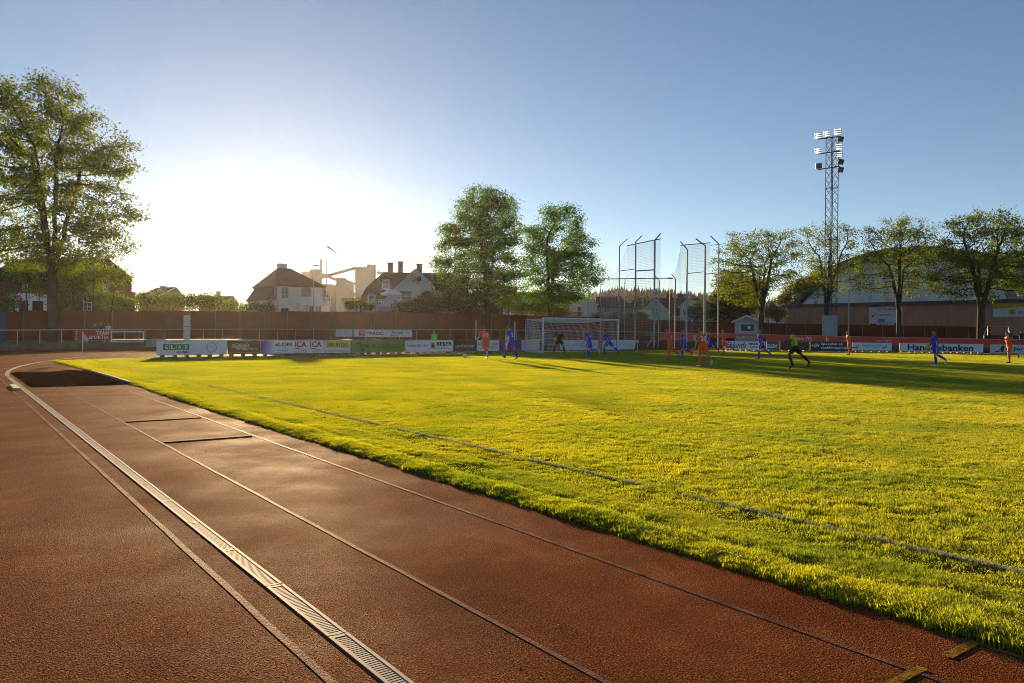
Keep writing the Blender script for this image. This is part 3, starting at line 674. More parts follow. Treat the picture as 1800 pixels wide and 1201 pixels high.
# ================================================================== GOAL
GT = 43.2; GS0 = 34.74; GS1 = GS0 + 7.44
goal = thing('football_goal', 'white football goal with box net behind the goalkeeper', 'goal')
goal.location = (GS0, GT, 0.02)
W_ = GS1 - GS0; Hh = 2.44
GW = mat('goal_white', (0.72, 0.75, 0.8), 0.35, 0.04)
MB().tube([(0, 0, 0), (0, 0, Hh + .06)], .06, 12).build('post', GW, goal, smooth=True); MB().tube([(W_, 0, 0), (W_, 0, Hh + .06)], .06, 12).build('post', GW, goal, smooth=True)
MB().tube([(-.06, 0, Hh + .06), (W_ + .06, 0, Hh + .06)], .06, 12).build('crossbar', GW, goal, smooth=True)
for u in (0, W_):
    MB().tube([(u, 0, .03), (u, 2.0, .03)], .03, 6).build('ground_bar', GW, goal)
    MB().tube([(u, 0, Hh), (u, 2.0, Hh - .02)], .018, 6).build('net_arm', GW, goal)
    MB().tube([(u, 2.05, 0), (u, 2.05, Hh)], .022, 6).build('net_support', STEEL, goal)
MB().tube([(0, 2.0, .03), (W_, 2.0, .03)], .03, 6).build('ground_bar', GW, goal)
def net_mesh(quads, cell, r):
    mb = MB()
    for (fn, nu, nv) in quads:
        for i in range(nu + 1):
            pts = [fn(i / nu, j / 8) for j in range(9)]; mb.tube(pts, r, 3, cap=False)
        for j in range(nv + 1):
            pts = [fn(i / 16, j / nv) for i in range(17)]; mb.tube(pts, r, 3, cap=False)
    return mb
def sag(u): return 0.22 * math.sin(math.pi * u) ** 0.7
c = .12
def topnet(a, b): return (a * W_, b * 2.0, Hh + .03 - sag(a) * b * 1.0 - .06 * b)
def backnet(a, b): return (a * W_, 2.0 + .12 * math.sin(math.pi * b), (Hh - .03 - sag(a)) * b + .03 * (1 - b))
def sidenet(u): return lambda a, b: (u, a * 2.0, (Hh - .03 * a) * b + .03 * (1 - b))
NETW = mat('net_cord', (0.75, 0.73, 0.70), 0.8, 0.05)
nm = net_mesh([(topnet, int(W_ / c), 16), (backnet, int(W_ / c), 20), (sidenet(0), 16, 20), (sidenet(W_), 16, 20)], c, .006)
nb = nm.build('net', NETW, goal)
# white marker poles at the side of the goal
for x, yt, lab in ((836.6, 563, 'slim white pole standing behind the running orange player'), (905, 564, 'slim white pole standing just left of the goal')):
    p = on_line(x, 9.3, 46.3); zt = D(x, yt, p.dot(FWD)).z
    o = thing('net_pole', lab, 'pole', Matrix.Translation(p), 'slim white poles behind the boards')
    MB().tube([(0, 0, 0), (0, 0, zt)], .035, 8).build('shaft', GW, o); MB().tube([(0, 0, 0), (0, 0, .04)], .09, 8).build('base', STEEL, o)

# ================================================================== CORNER FLAGS AND BALL
def corner_flag(px, py, ytop, col, lab, side):
    p = G(px, py); zt = D(px, ytop, p.dot(FWD)).z; p.z = 0.02
    o = thing('corner_flag', lab, 'corner flag', Matrix.Translation(p), 'corner flags')
    MB().tube([(0, 0, 0), (0, 0, zt)], .02, 6).build('pole', GW, o)
    mb = MB(); vs = []
    for i in range(7):
        a = i / 6; q = RIGHT * (a * .26 * side) + FWD * (.05 * math.sin(a * 7))
        vs += [(q.x, q.y, zt - .03 - a * .30), (q.x * .9, q.y, zt - .42 - a * .12)]
    mb.add(vs, [(2*i, 2*i+1, 2*i+3, 2*i+2) for i in range(6)]); f = mb.build('cloth', col, o)
    sm = f.modifiers.new('cloth_thickness', 'SOLIDIFY'); sm.thickness = .006
corner_flag(145, 634, 583, mat('flag_cloth', (0.62, 0.45, 0.42), 0.7, 0.35, 5), 'white corner flag by the near corner of the pitch', 1)
corner_flag(1452, 617, 590.5, mat('flag_cloth_red', (0.6, 0.3, 0.27), 0.7, 0.4, 6), 'white corner flag in front of the navy board on the far side', 1)
p = G(817, 630.5)
ball = thing('football', 'white football with dark patches rolling on the grass by the orange player', 'ball', Matrix.Translation((p.x, p.y, .15)))
bm = bmesh.new(); bmesh.ops.create_icosphere(bm, subdivisions=3, radius=.112)
me = bpy.data.meshes.new('ball_cover'); bm.to_mesh(me); bm.free(); me.materials.append(WHITE); me.polygons.foreach_set('use_smooth', [True] * len(me.polygons)); obj('ball_cover', me, ball)
ico = bmesh.new(); bmesh.ops.create_icosphere(ico, subdivisions=1, radius=1)
for v in [v.co.normalized() for v in ico.verts]:
    x = v.orthogonal().normalized(); y = v.cross(x); MB().add([v * .1125 + (x * math.cos(a) + y * math.sin(a)) * .032 for a in [2*math.pi*i/5 for i in range(5)]] + [v * .116], [(i, (i+1) % 5, 5) for i in range(5)]).build('patch', BLACK, ball)
ico.free()

# ================================================================== HAMMER CAGE
CPOST = mat('cage_post', (0.30, 0.33, 0.34), 0.45, 0.15, 3, metal=0.3)
CGRN = mat('cage_green_bar', (0.03, 0.13, 0.11), 0.5, 0.1)
cage = thing('hammer_cage', 'tall throwing cage of steel poles and netting right of the goal', 'throwing cage')
CD = {}
def cpost(k, px, ybend, tipx, tipy, d, base=0.0, r=.06, tipd=None):
    b_ = D(px - 1.5, 612, d); b_.z = base; bend = D(px, ybend, d); tip = D(tipx, tipy, tipd or d - 1)
    MB().tube([b_, bend], r, 8).build('pole', CPOST, cage); MB().tube([bend, tip], r * .7, 6).build('pole_arm', CPOST, cage)
    CD[k] = (b_, bend, tip)
cpost('A', 1089, 433, 1103, 420, 82); cpost('B', 1117.5, 425, 1128, 415, 78, r=.07); cpost('C', 1151, 422, 1161, 411, 74.6, r=.09)
cpost('D', 1208, 438, 1196, 425, 75, r=.075); cpost('E', 1239.5, 432, 1223.5, 420, 82, r=.1); cpost('F', 1263.5, 429, 1249, 415, 78, r=.07)
cpost('G', 1035, 490, 1044, 481, 80, r=.045); cpost('H', 1056.5, 486, 1056, 484, 78, r=.045); cpost('I', 1098.5, 494, 1104, 485, 88, r=.045)
cpost('J', 1159, 494, 1151.5, 485, 75, r=.05); cpost('K', 1187.5, 491, 1180, 481.5, 76, r=.055)
def bar(x0, y0, d0, x1, y1, d1, r=.05, m=CGRN, name='cross_bar'):
    MB().tube([D(x0, y0, d0), D(x1, y1, d1)], r, 6).build(name, m, cage)
bar(1103, 432, 81, 1161, 420, 74); bar(1197, 431.5, 75, 1248, 427, 81); bar(1248, 431.5, 81, 1275, 428.5, 77, .03)
bar(1070, 490.5, 80, 1180, 489, 76); bar(1045, 488, 80, 1070, 490, 80, .03); bar(1091, 476.5, 81.5, 1116, 473, 78, .04); bar(1119, 476.5, 78, 1149, 474.5, 74.7, .06); bar(1209, 481, 75, 1237, 478, 82, .04); bar(1240, 482, 82, 1263, 479.5, 78, .05)
bar(1118, 476, 77.9, 1117.5, 590, 77.9, .05, CPOST, 'gate_stile'); bar(1118, 589.5, 77.9, 1149, 589, 74.6, .05, CPOST, 'gate_rail'); bar(1240, 482, 81.9, 1240, 592, 81.9, .05, CPOST, 'gate_stile')
bar(1135, 614, 74.0, 1148, 592, 74.5, .04, CPOST, 'brace'); bar(1133, 615.2, 73.6, 1152, 615.2, 73.6, .04, CPOST, 'gate_foot')
for x in (1136, 1151, 1159): p = D(x, 613.6, 73.5); p.z = .17; MB().tube([p - RIGHT * .04, p + RIGHT * .04], .16, 12).build('wheel', BLACK, cage)
CNET = mat('cage_net_cord', (0.33, 0.34, 0.33), 0.8, 0.05)
def cage_net(c00, c10, c11, c01, nu, nv, bow=0.0, r=.0055):
    c00, c10, c11, c01 = map(Vector, (c00, c10, c11, c01))
    def fn(a, b): return (c00 * (1-a) + c10 * a) * (1-b) + (c01 * (1-a) + c11 * a) * b - UP * (bow * math.sin(math.pi * a) * b)
    net_mesh([(fn, nu, nv)], 0, r).build('net', CNET, cage)
cage_net(D(1100, 600, 81), D(1160, 606, 74), D(1161, 420, 74), D(1103, 432, 81), 40, 66)
cage_net(D(1196, 602, 75), D(1247, 602, 81), D(1248, 427, 81), D(1197, 431.5, 75), 40, 66)
cage_net(D(1058, 596, 80), D(1180, 600, 76), D(1180, 489, 76), D(1060, 490, 80), 52, 36)
cage_net(D(1060, 560, 80), D(1100, 570, 81), D(1103, 432, 81), D(1062, 490, 80), 17, 36, .9)
cage_net(D(1181, 570, 76), D(1196, 575, 75), D(1197, 432, 75), D(1181, 489, 76), 7, 36, .5)
# ball stand by the cage
p = G(1120, 619.5); bs = thing('ball_stand', 'grey ball resting on a slim post beside the throwing cage', 'ball stand', Matrix.Translation(p))
zt = D(1120, 603, p.dot(FWD)).z
MB().tube([(0, 0, 0), (0, 0, zt)], .03, 8).build('stem', STEEL, bs); MB().ell((0, 0, zt + .1), .15, .15, .15, 14, 10).build('ball', mat('ball_grey', (.4, .42, .45), .5, .3, 12), bs, smooth=True); MB().tube([(0,0,0),(0,0,.05)], .16, 10).build('foot', STEEL, bs)

# ================================================================== BUILDINGS
def window(parent, u0, u1, v0, v1, w=0.0, nx=2, ny=2, fm=None, t=.07, name='window', gm=None):
    fm = fm or FRAMEW; mb = MB(); o = .05
    mb.box(u0 - t, u0, v0 - t, v1 + t, w + .002, w + .06); mb.box(u1, u1 + t, v0 - t, v1 + t, w + .002, w + .06)
    mb.box(u0, u1, v1, v1 + t, w + .002, w + .06); mb.box(u0, u1, v0 - t, v0, w + .002, w + .08)
    for i in range(1, nx): x = u0 + (u1 - u0) * i / nx; mb.box(x - .025, x + .025, v0, v1, w + .02, w + .05)
    for j in range(1, ny): y = v0 + (v1 - v0) * j / ny; mb.box(u0, u1, y - .02, y + .02, w + .022, w + .048)
    f = mb.build(name, fm, parent)
    MB().box(u0, u1, v0, v1, w + .003, w + .015).build('pane', gm or GLASS, f)
    return f
def pwin(parent, fr, x0, x1, y0, y1, w=0.0, nx=2, ny=2, **k):
    a, d = fr.uv(x0, y0, w); b, c = fr.uv(x1, y1, w); return window(parent, a, b, c, d, w, nx, ny, **k)
def chimney(parent, fr, x0, x1, ytop, ybot, w, m=BRICKC, cap=True):
    a, t = fr.uv(x0, ytop, w); b, c = fr.uv(x1, ybot, w); q = (b - a) / 2
    o = MB().box(a, b, c - .5, t - .12, w - 2*q, w).build('chimney', m, parent)
    MB().box(a - .08, b + .08, t - .12, t, w - 2*q - .08, w + .08).build('chimney_cap', m, o)
def gable_roof(mb, ul, vl, ua, va, ur, vr, w0, w1, th=.2, ov=.35):
    # two slabs over a gable whose front lies at w0 and back at w1 (<w0)
    def ext(ux, vx):
        d = Vector((ux - ua, vx - va)); k = (d.length + ov) / d.length; return ua + d.x * k, va + d.y * k
    a, b = ext(ul, vl); c, d = ext(ur, vr); off = .03
    mb.slab((a, b + off, w0 + ov), (ua, va + off, w0 + ov), (ua, va + off, w1 - ov), (a, b + off, w1 - ov), th * -1)
    mb.slab((ua, va + off, w0 + ov), (c, d + off, w0 + ov), (c, d + off, w1 - ov), (ua, va + off, w1 - ov), th * -1)
def barge(mb, ul, vl, ua, va, ur, vr, w0, ov=.35, t=.22):
    for (x, y) in ((ul, vl), (ur, vr)):
        d = Vector((x - ua, y - va)); k = (d.length + ov) / d.length; ex, ey = ua + d.x * k, va + d.y * k
        n = Vector((-d.y, d.x)).normalized(); n = n if n.y < 0 else -n
        pts = [(ua, va + .22), (ex, ey + .22), (ex + n.x * t, ey + .22 + n.y * t), (ua, va + .22 - t * 1.25)]
        if (pts[1][0] - pts[0][0]) > 0: pts = pts[::-1]
        mb.prism(pts, w0 + ov, w0 + ov + .05)
ROOFT = mat('red_roof_tiles', (0.26, 0.065, 0.035), 0.8, 0.3, 1.5, 0.6, 6)
ROOFD = mat('dark_roof_tiles', (0.035, 0.026, 0.024), 0.8, 0.3, 1.5, 0.6, 6)
ROOFR = mat('brown_roof_tiles', (0.17, 0.075, 0.052), 0.8, 0.3, 1.5, 0.6, 6)
WCREAM = mat('cream_render', (0.80, 0.74, 0.64), 0.8, 0.08, 1.2, 0.2, 10); WWHITE = mat('white_render', (0.86, 0.86, 0.87), 0.8, 0.04, 1.2, 0.2, 10)
WGREY = mat('grey_render', (0.42, 0.42, 0.42), 0.8, 0.08, 1.2); WRED = mat('dark_red_boards', (0.10, 0.03, 0.022), 0.85, 0.25, 1.5, 0.3, 9)
for m_ in (ROOFT, ROOFD, ROOFR): tile_rows(m_, 0.55)
def gable_house(name, label, px0, d, xl, xr, ye, xa, ya, depth, wallm, roofm, yaw=0, wins=(), chims=(), trim=True):
    fr = frame_at(px0, d, yaw); r = thing(name, label, 'house', fr.M)
    ul, vl = fr.uv(xl, ye); ur, vr = fr.uv(xr, ye); ua, va = fr.uv(xa, ya); vr = vl
    MB().prism([(ul, 0), (ur, 0), (ur, vr), (ua, va), (ul, vl)], -depth, 0).build('wall', wallm, r)
    mb = MB(); gable_roof(mb, ul, vl, ua, va, ur, vr, 0, -depth); ro = mb.build('roof', roofm, r)
    if trim: mb = MB(); barge(mb, ul, vl, ua, va, ur, vr, 0); mb.build('bargeboard', FRAMEW, r)
    for wn_ in wins: pwin(r, fr, *wn_)
    for c in chims: chimney(ro, fr, *c)
    return r, fr
def ridge_house(name, label, px0, d, xl, xr, ye, x0, x1, yr, depth, wallm, roofm, yaw=0, wins=(), chims=()):
    """ridge runs along the facade; front eave at w=0, ridge at -depth/2; xl..xr wall ends, x0..x1 ridge ends (hips)"""
    fr = frame_at(px0, d, yaw); r = thing(name, label, 'house', fr.M); hw = -depth / 2
    ul, v = fr.uv(xl, ye); ur, _ = fr.uv(xr, ye); a, vr = fr.uv(x0, yr, hw); b, _ = fr.uv(x1, yr, hw)
    MB().box(ul, ur, 0, v, -depth, 0).build('wall', wallm, r); o = .35; dz = o * (vr - v) / (depth / 2)
    L, R_, F_, B_ = ul - o, ur + o, o, -depth - o; e = v - dz
    a = max(a, L); b = min(b, R_)
    mb = MB().add([(L, e, F_), (R_, e, F_), (R_, e, B_), (L, e, B_), (a, vr, hw), (b, vr, hw), (L, e - .12, F_), (R_, e - .12, F_), (R_, e - .12, B_), (L, e - .12, B_)],
        [(0, 1, 5, 4), (1, 2, 5), (2, 3, 4, 5), (3, 0, 4), (0, 6, 7, 1), (1, 7, 8, 2), (2, 8, 9, 3), (3, 9, 6, 0), (6, 9, 8, 7)])
    ro = mb.build('roof', roofm, r)
    for wn_ in wins: pwin(r, fr, *wn_)
    for c in chims: chimney(ro, fr, *c)
    return r, fr

# --- dark red house behind the big tree
fr = frame_at(0, 82); r = thing('dark_house', 'large dark red house with broad hipped gambrel roof behind the tall tree at left', 'house', fr.M)
P_ = fr.poly([(-60, 560), (231, 560), (231, 497), (-60, 497)]); u0 = P_[0][0]; u1 = P_[1][0]; ve = P_[2][1]
MB().box(u0, u1, 0, ve, -11, 0).build('wall', WRED, r)
ro = fr.poly([(-60, 496), (-20, 478), (50, 453), (190, 455), (232, 489), (232, 496)])
mb = MB().prism(ro[::-1], -11.4, .4); mb.build('roof', ROOFD, r)
MB().box(fr.uv(231, 540)[0] + .0, fr.uv(238, 540)[0], 0, fr.uv(238, 513)[1], -5, -.5).build('annex', WRED, r)
pw = fr.poly([(15, 547), (86, 518)]); pv = pw[1][1]; pu0, pu1 = pw[0][0], pw[1][0]
por = MB().box(pu0, pu1, pv - .75, pv, .3, 2.6)
por.build('porch_beam', WWHITE, r)
for x in (18, 29, 52, 78): u = fr.uv(x, 540)[0]; MB().box(u - .18, u + .18, 0, pv - .75, 2.1, 2.5).build('porch_column', WWHITE, r)
for q in ((40, 48, 501, 511), (182, 189, 500, 512), (136, 142, 494, 506), (147, 154, 519, 530)): pwin(r, fr, *q)
pwin(r, fr, 148, 160, 532, 552, 0.01, 2, 3)
# --- two low roofs
gable_house('small_house', 'small brown house roof with chimney above the bushes at left', 296, 150, 277, 323, 522, 308, 506, 9, mat('brown_render', (.25, .17, .12), .85, .1), ROOFD, 22, (), ((284, 293, 503, 512, -3),))
ridge_house('low_house', 'low brown hipped roof with one chimney behind the hedge', 380, 150, 350, 417, 532, 347, 411, 519, 9, mat('brown_render', (.25, .17, .12)), ROOFR, 0, (), ((380, 388, 512, 520, -4.5),))
# --- cream manor with hipped mansard roof
fr = frame_at(472, 100, 17); r = thing('cream_villa', 'cream villa with hipped mansard roof, arched window and balcony left of the silos', 'house', fr.M)
Wf = fr.uv(579, 540)[0]; vb = fr.uv(472, 500)[1]; ve = fr.uv(466, 527)[1]; Dp = 9.5; ins = 1.0
MB().prism([(0, 0), (Wf, 0), (Wf, ve), (Wf - ins, vb), (ins, vb), (0, ve)], -.35, 0).build('facade', WCREAM, r)
MB().box(0, Wf, 0, ve, -Dp, -.36).build('wall', WCREAM, r)
mb = MB().add([(-.3, ve - .05, 0), (-.3, ve - .05, -Dp - .3), (ins, vb, -Dp), (ins, vb, 0), (ins, ve, 0), (ins, ve, -Dp)], [(0, 3, 2, 1), (0, 4, 3), (1, 2, 5), (0, 1, 5, 4), (3, 4, 5, 2)])
mb.build('mansard_slope', ROOFD, r); mb = MB()
mb.add([(Wf + .3, ve - .05, 0), (Wf + .3, ve - .05, -Dp - .3), (Wf - ins, vb, -Dp), (Wf - ins, vb, 0), (Wf - ins, ve, 0), (Wf - ins, ve, -Dp)], [(0, 1, 2, 3), (0, 3, 4), (1, 5, 2), (0, 4, 5, 1), (3, 2, 5, 4)])
mb.build('mansard_slope', ROOFD, r)
ar, vr = fr.uv(488, 471, -Dp / 2); br, _ = fr.uv(511, 472, -Dp / 2); L_, R_ = ins - .35, Wf - ins + .35
mb = MB().add([(L_, vb, .4), (R_, vb, .4), (R_, vb, -Dp - .4), (L_, vb, -Dp - .4), (ar, vr, -Dp/2), (br, vr, -Dp/2), (L_, vb - .18, .4), (R_, vb - .18, .4), (R_, vb - .18, -Dp - .4), (L_, vb - .18, -Dp - .4)],
    [(0, 1, 5, 4), (1, 2, 5), (2, 3, 4, 5), (3, 0, 4), (0, 6, 7, 1), (1, 7, 8, 2), (2, 8, 9, 3), (3, 9, 6, 0), (6, 9, 8, 7)])
rf = mb.build('roof', ROOFR, r); chimney(rf, fr, 491, 505, 463, 476, -Dp/2, WCREAM)
LITG = mat('painted_lit_glass', (0.30, 0.22, 0.09), 0.25, 0.2, spec=0.7)  # lit look of the villa panes is put into the base colour
pwin(r, fr, 495, 506, 505, 524, 0, 2, 3, gm=LITG); MB().box(fr.uv(489, 515)[0], fr.uv(493.5, 515)[0], fr.uv(489, 524)[1], fr.uv(489, 505)[1], .003, .05).build('shutter', WWHITE, r)
aw = pwin(r, fr, 531, 546, 508, 523, 0, 3, 2, gm=LITG)
cu = (fr.uv(531, 508)[0] + fr.uv(546, 508)[0]) / 2; cv = fr.uv(538, 508)[1]; rr_ = (fr.uv(546, 508)[0] - fr.uv(531, 508)[0]) / 2 + .1
MB().prism([(cu + rr_ * math.cos(a), cv + .55 * rr_ * math.sin(a)) for a in [math.pi * i / 10 for i in range(11)]], .003, .07).build('window_arch', FRAMEW, r)
MB().prism([(cu + rr_ * .8 * math.cos(a), cv + .42 * rr_ * math.sin(a)) for a in [math.pi * i / 10 for i in range(11)]], .071, .078).build('arch_pane', LITG, r)
MB().box(0, Wf, fr.uv(500, 528)[1] - .1, fr.uv(500, 528)[1] + .08, .002, .09).build('string_course', FRAMEW, r)
bu0, bu1 = fr.uv(528, 530, 1.6)[0], fr.uv(581, 530, 1.6)[0]; bv = fr.uv(550, 535, 1.6)[1]; bt = fr.uv(550, 522, 1.6)[1]
bal = MB().box(bu0, bu1, bv - .15, bv, .01, 1.7).build('balcony', WWHITE, r)
mb = MB().box(bu0, bu1, bt - .1, bt, 1.6, 1.7)
k = int((bu1 - bu0) / .22)
for i in range(k + 1): u = bu0 + .03 + (bu1 - bu0 - .06) * i / k; mb.box(u - .04, u + .04, bv, bt - .1, 1.62, 1.68)
mb.build('balustrade', WWHITE, bal)
for x in (529, 543, 560, 579): u = fr.uv(x, 540, 1.6)[0]; MB().box(u - .1, u + .1, 0, bv - .15, 1.35, 1.55).build('balcony_post', WWHITE, r)
for q in ((543, 551, 539, 548), (556, 564, 539, 548), (494, 507, 542, 556)): pwin(r, fr, *q)
# --- grey cement works with silos, far off
SILO = mat('silo_concrete', (0.36, 0.33, 0.31), 0.9, 0.1, 0.1)
fr = frame_at(590, 330); r = thing('cement_works', 'pale cement works with round silos and sloping conveyor bridges beyond the houses', 'factory', fr.M)
def silo(x0, x1, yt, w=0.0, name='silo', n=20):
    a, t = fr.uv(x0, yt, w); b, _ = fr.uv(x1, yt, w); c = (a + b) / 2; q = (b - a) / 2
    o = MB().prism([(c + q * math.cos(2*math.pi*i/n), q * math.sin(2*math.pi*i/n) + w) for i in range(n)], 0, t)
    o.v = [(x, z, y) for x, y, z in o.v]; o.f = [f[::-1] for f in o.f]; return o.build(name, SILO, r)
silo(530, 565, 478); silo(545, 567, 474, 8, 'silo_head'); silo(560, 591, 500, -5); silo(624, 661, 470); silo(645, 661, 465.5, 1, 'silo_head'); silo(562.5, 566, 455, 12, 'stack', 8)
def blk(x0, x1, yt, yb, w0, w1, name='tower'):
    a, t = fr.uv(x0, yt); b, c = fr.uv(x1, yb); MB().box(a, b, max(0, c), t, w0, w1).build(name, SILO, r)
blk(591, 608, 488.5, 556, -5, 3); blk(600, 622, 497, 556, -8, -4); blk(612, 618, 503, 556, -2, 1, 'strut')
def conv(x0, y0, x1, y1, w=4.0, h=1.2):
    a, b = fr.uv(x0, y0), fr.uv(x1, y1); d = Vector((b[0] - a[0], b[1] - a[1])).normalized(); n = Vector((-d.y, d.x)) * h
    pts = [a, b, (b[0] + n.x, b[1] + n.y), (a[0] + n.x, a[1] + n.y)]
    MB().prism(pts, w - 1, w + 1).build('conveyor_bridge', SILO, r)
conv(564, 492, 625, 475); conv(566, 486, 592, 496); conv(607, 497, 625, 504); conv(608, 506, 624, 524); conv(661, 482, 672, 485)
for x, y in ((627, 463), (634, 461), (645, 460), (650, 462)): a, b = fr.uv(x, y); MB().box(a - .12, a + .12, fr.uv(x, 471)[1], b, 0, .25).build('antenna', SILO, r)
# --- white gabled house with dark roof
fr = frame_at(730, 102); r = thing('white_gabled_house', 'white gabled house with dark mansard roof, three chimneys and a balcony', 'house', fr.M)
ul, vl = fr.uv(693, 509); ur, _ = fr.uv(769, 509); ua, va = fr.uv(731.5, 475); dp = 10
MB().prism([(fr.uv(672, 530)[0], 0), (fr.uv(778, 530)[0], 0), (fr.uv(778, 530)[0], fr.uv(778, 518)[1]), (ur, vl), (ua, va), (ul, vl), (fr.uv(684, 530)[0], fr.uv(684, 518)[1]), (fr.uv(672, 530)[0], fr.uv(672, 530)[1])], -6, 0).build('wall', WWHITE, r)
mb = MB(); gable_roof(mb, ul, vl, ua, va, ur, vl, 0, -9, .22, .4); g1 = mb.build('gable_roof', ROOFD, r)
mb = MB(); barge(mb, ul, vl, ua, va, ur, vl, 0, .4, .25); mb.build('bargeboard', FRAMEW, r)
w = -1.2; a0 = fr.uv(628, 534, w); a1 = fr.uv(642, 505, w); a2 = fr.uv(674, 478.5, -6); a3 = fr.uv(800, 480, -6); a4 = fr.uv(822, 505, w); a5 = fr.uv(838, 538, w)
mb = MB(); ev = a0[1]; mv = a1[1]; rv = a2[1]
mb.add([(a0[0], ev, w), (a5[0], ev, w), (a4[0], mv, w - 1.6), (a1[0], mv, w - 1.6), (a2[0], rv, -6), (a3[0], rv, -6), (a0[0], ev, -11), (a5[0], ev, -11), (a4[0], mv, -9.6), (a1[0], mv, -9.6)],
    [(0, 1, 2, 3), (3, 2, 5, 4), (0, 3, 9, 6), (3, 4, 9), (1, 7, 8, 2), (2, 8, 5), (7, 6, 9, 8), (8, 9, 4, 5), (0, 6, 7, 1)])
mr = mb.build('roof', ROOFD, r)
MB().box(a0[0] + .5, a5[0] - .5, 0, ev, -10.6, w - .3).build('wall', WWHITE, r)
for c in ((681.5, 690.5, 461.5, 480, -5.6), (700, 708, 459.5, 476, -5.6), (732.5, 742, 463.5, 478, -5.6)): chimney(mr, fr, *c)
DRED = mat('awning_red', (0.16, 0.03, 0.03), 0.7, 0.1)
pwin(r, fr, 725.5, 737, 490, 500, 0, 2, 1)
a, b_ = fr.uv(723, 486), fr.uv(739.5, 494); MB().add([(a[0], a[1], .05), (b_[0], a[1], .05), (b_[0], b_[1], .6), (a[0], b_[1], .6), (a[0], a[1] - .1, .05), (b_[0], a[1] - .1, .05), (b_[0], b_[1] - .1, .6), (a[0], b_[1] - .1, .6)], [(0,3,2,1),(4,5,6,7),(2,3,7,6),(0,4,7,3),(1,2,6,5)]).build('awning', DRED, r)
pwin(r, fr, 706, 722, 515, 529, 0, 2, 2)
a, b_ = fr.uv(704, 512.5), fr.uv(724, 516); MB().box(a[0], b_[0], b_[1], a[1], .02, .5).build('awning', DRED, r)
cu, cv = fr.uv(751, 524); q = fr.uv(762.5, 524)[0] - cu
MB().prism([(cu + q * math.cos(t), cv + q * 1.05 * math.sin(t)) for t in [math.pi * i / 12 for i in range(13)]], .01, .12).build('arched_awning', DRED, r)
pwin(r, fr, 740, 762, 526, 542, 0, 3, 1); pwin(r, fr, 699, 703, 517, 525, 0.01, 1, 2); pwin(r, fr, 736, 744, 520, 526, .13, 1, 1)
bu0, bt = fr.uv(661, 526, 2.5); bu1, bv = fr.uv(728, 536, 2.5)
bal = MB().box(bu0, bu1, bv - .2, bv, .02, 2.6).build('balcony', WWHITE, r)
mb = MB().box(bu0, bu1, bt - .1, bt, 2.5, 2.58); mb.box(bu0, bu1, (bt + bv) / 2 - .06, (bt + bv) / 2 + .06, 2.5, 2.56)
k = int((bu1 - bu0) / .3)
for i in range(k + 1): u = bu0 + .05 + (bu1 - bu0 - .1) * i / k; mb.box(u - .05, u + .05, bv, bt - .1, 2.51, 2.57)
mb.build('balustrade', WWHITE, bal)
MB().box(bu0, bu0 + .2, 0, bv - .2, 2.3, 2.5).build('balcony_post', WWHITE, r); u = fr.uv(679, 540, 2.4)[0]; MB().box(u, u + .2, 0, bv - .2, 2.3, 2.5).build('balcony_post', WWHITE, r)
for (x, y) in ((653, 526), (678, 500)):
    u, v = fr.uv(x, y, -1.2); d = MB().box(u - .5, u + .5, v - .7, v + .7, -3.2, -1.0).build('dormer', WWHITE, r); window(d, u - .32, u + .32, v - .5, v + .45, -1.0, 1, 2)
    MB().add([(u - .7, v + .7, -.7), (u + .7, v + .7, -.7), (u, v + 1.1, -.7), (u - .7, v + .7, -3.3), (u + .7, v + .7, -3.3), (u, v + 1.1, -3.3)], [(0, 1, 2), (0, 2, 5, 3), (1, 4, 5, 2), (0, 3, 4, 1)]).build('dormer_roof', ROOFD, d)
# parasol on the balcony
p = D(687, 526, 99.6); zb = fr.o.z + bv; zt = D(687, 508, 99.6).z; zr = D(687, 517, 99.6).z; rad = 21 * 99.6 / FPX
ps = thing('parasol', 'white parasol open over the balcony of the white gabled house', 'parasol', Matrix.Translation((p.x, p.y, zb)))
MB().tube([(0, 0, 0), (0, 0, zt - zb)], .04, 6).build('pole', STEEL, ps)
n = 8; mb = MB().add([(rad * math.cos(2*math.pi*i/n), rad * math.sin(2*math.pi*i/n), zr - zb) for i in range(n)] + [(.35 * math.cos(2*math.pi*i/n), .35 * math.sin(2*math.pi*i/n), zt - zb - .1) for i in range(n)] + [(0, 0, zt - zb)] + [(rad * math.cos(2*math.pi*i/n), rad * math.sin(2*math.pi*i/n), zr - zb - .18) for i in range(n)],
    [(i, (i+1) % n, n + (i+1) % n, n + i) for i in range(n)] + [(n + i, n + (i+1) % n, 2*n) for i in range(n)] + [(i, 2*n + 1 + i, 2*n + 1 + (i+1) % n, (i+1) % n) for i in range(n)])
mb.build('canopy', WWHITE, ps)
fr = frame_at(602, 98); r = thing('white_annex', 'low white flat-roofed annex left of the white gabled house', 'house', fr.M)
a, b_ = fr.uv(632, 527); MB().box(0, a, 0, b_, -5, 0).build('wall', WWHITE, r); MB().box(-.2, a + .3, b_, b_ + .2, -5.2, .3).build('roof', mat('flat_roof_felt', (.2, .2, .2), .9), r); pwin(r, fr, 606, 612, 531, 540)
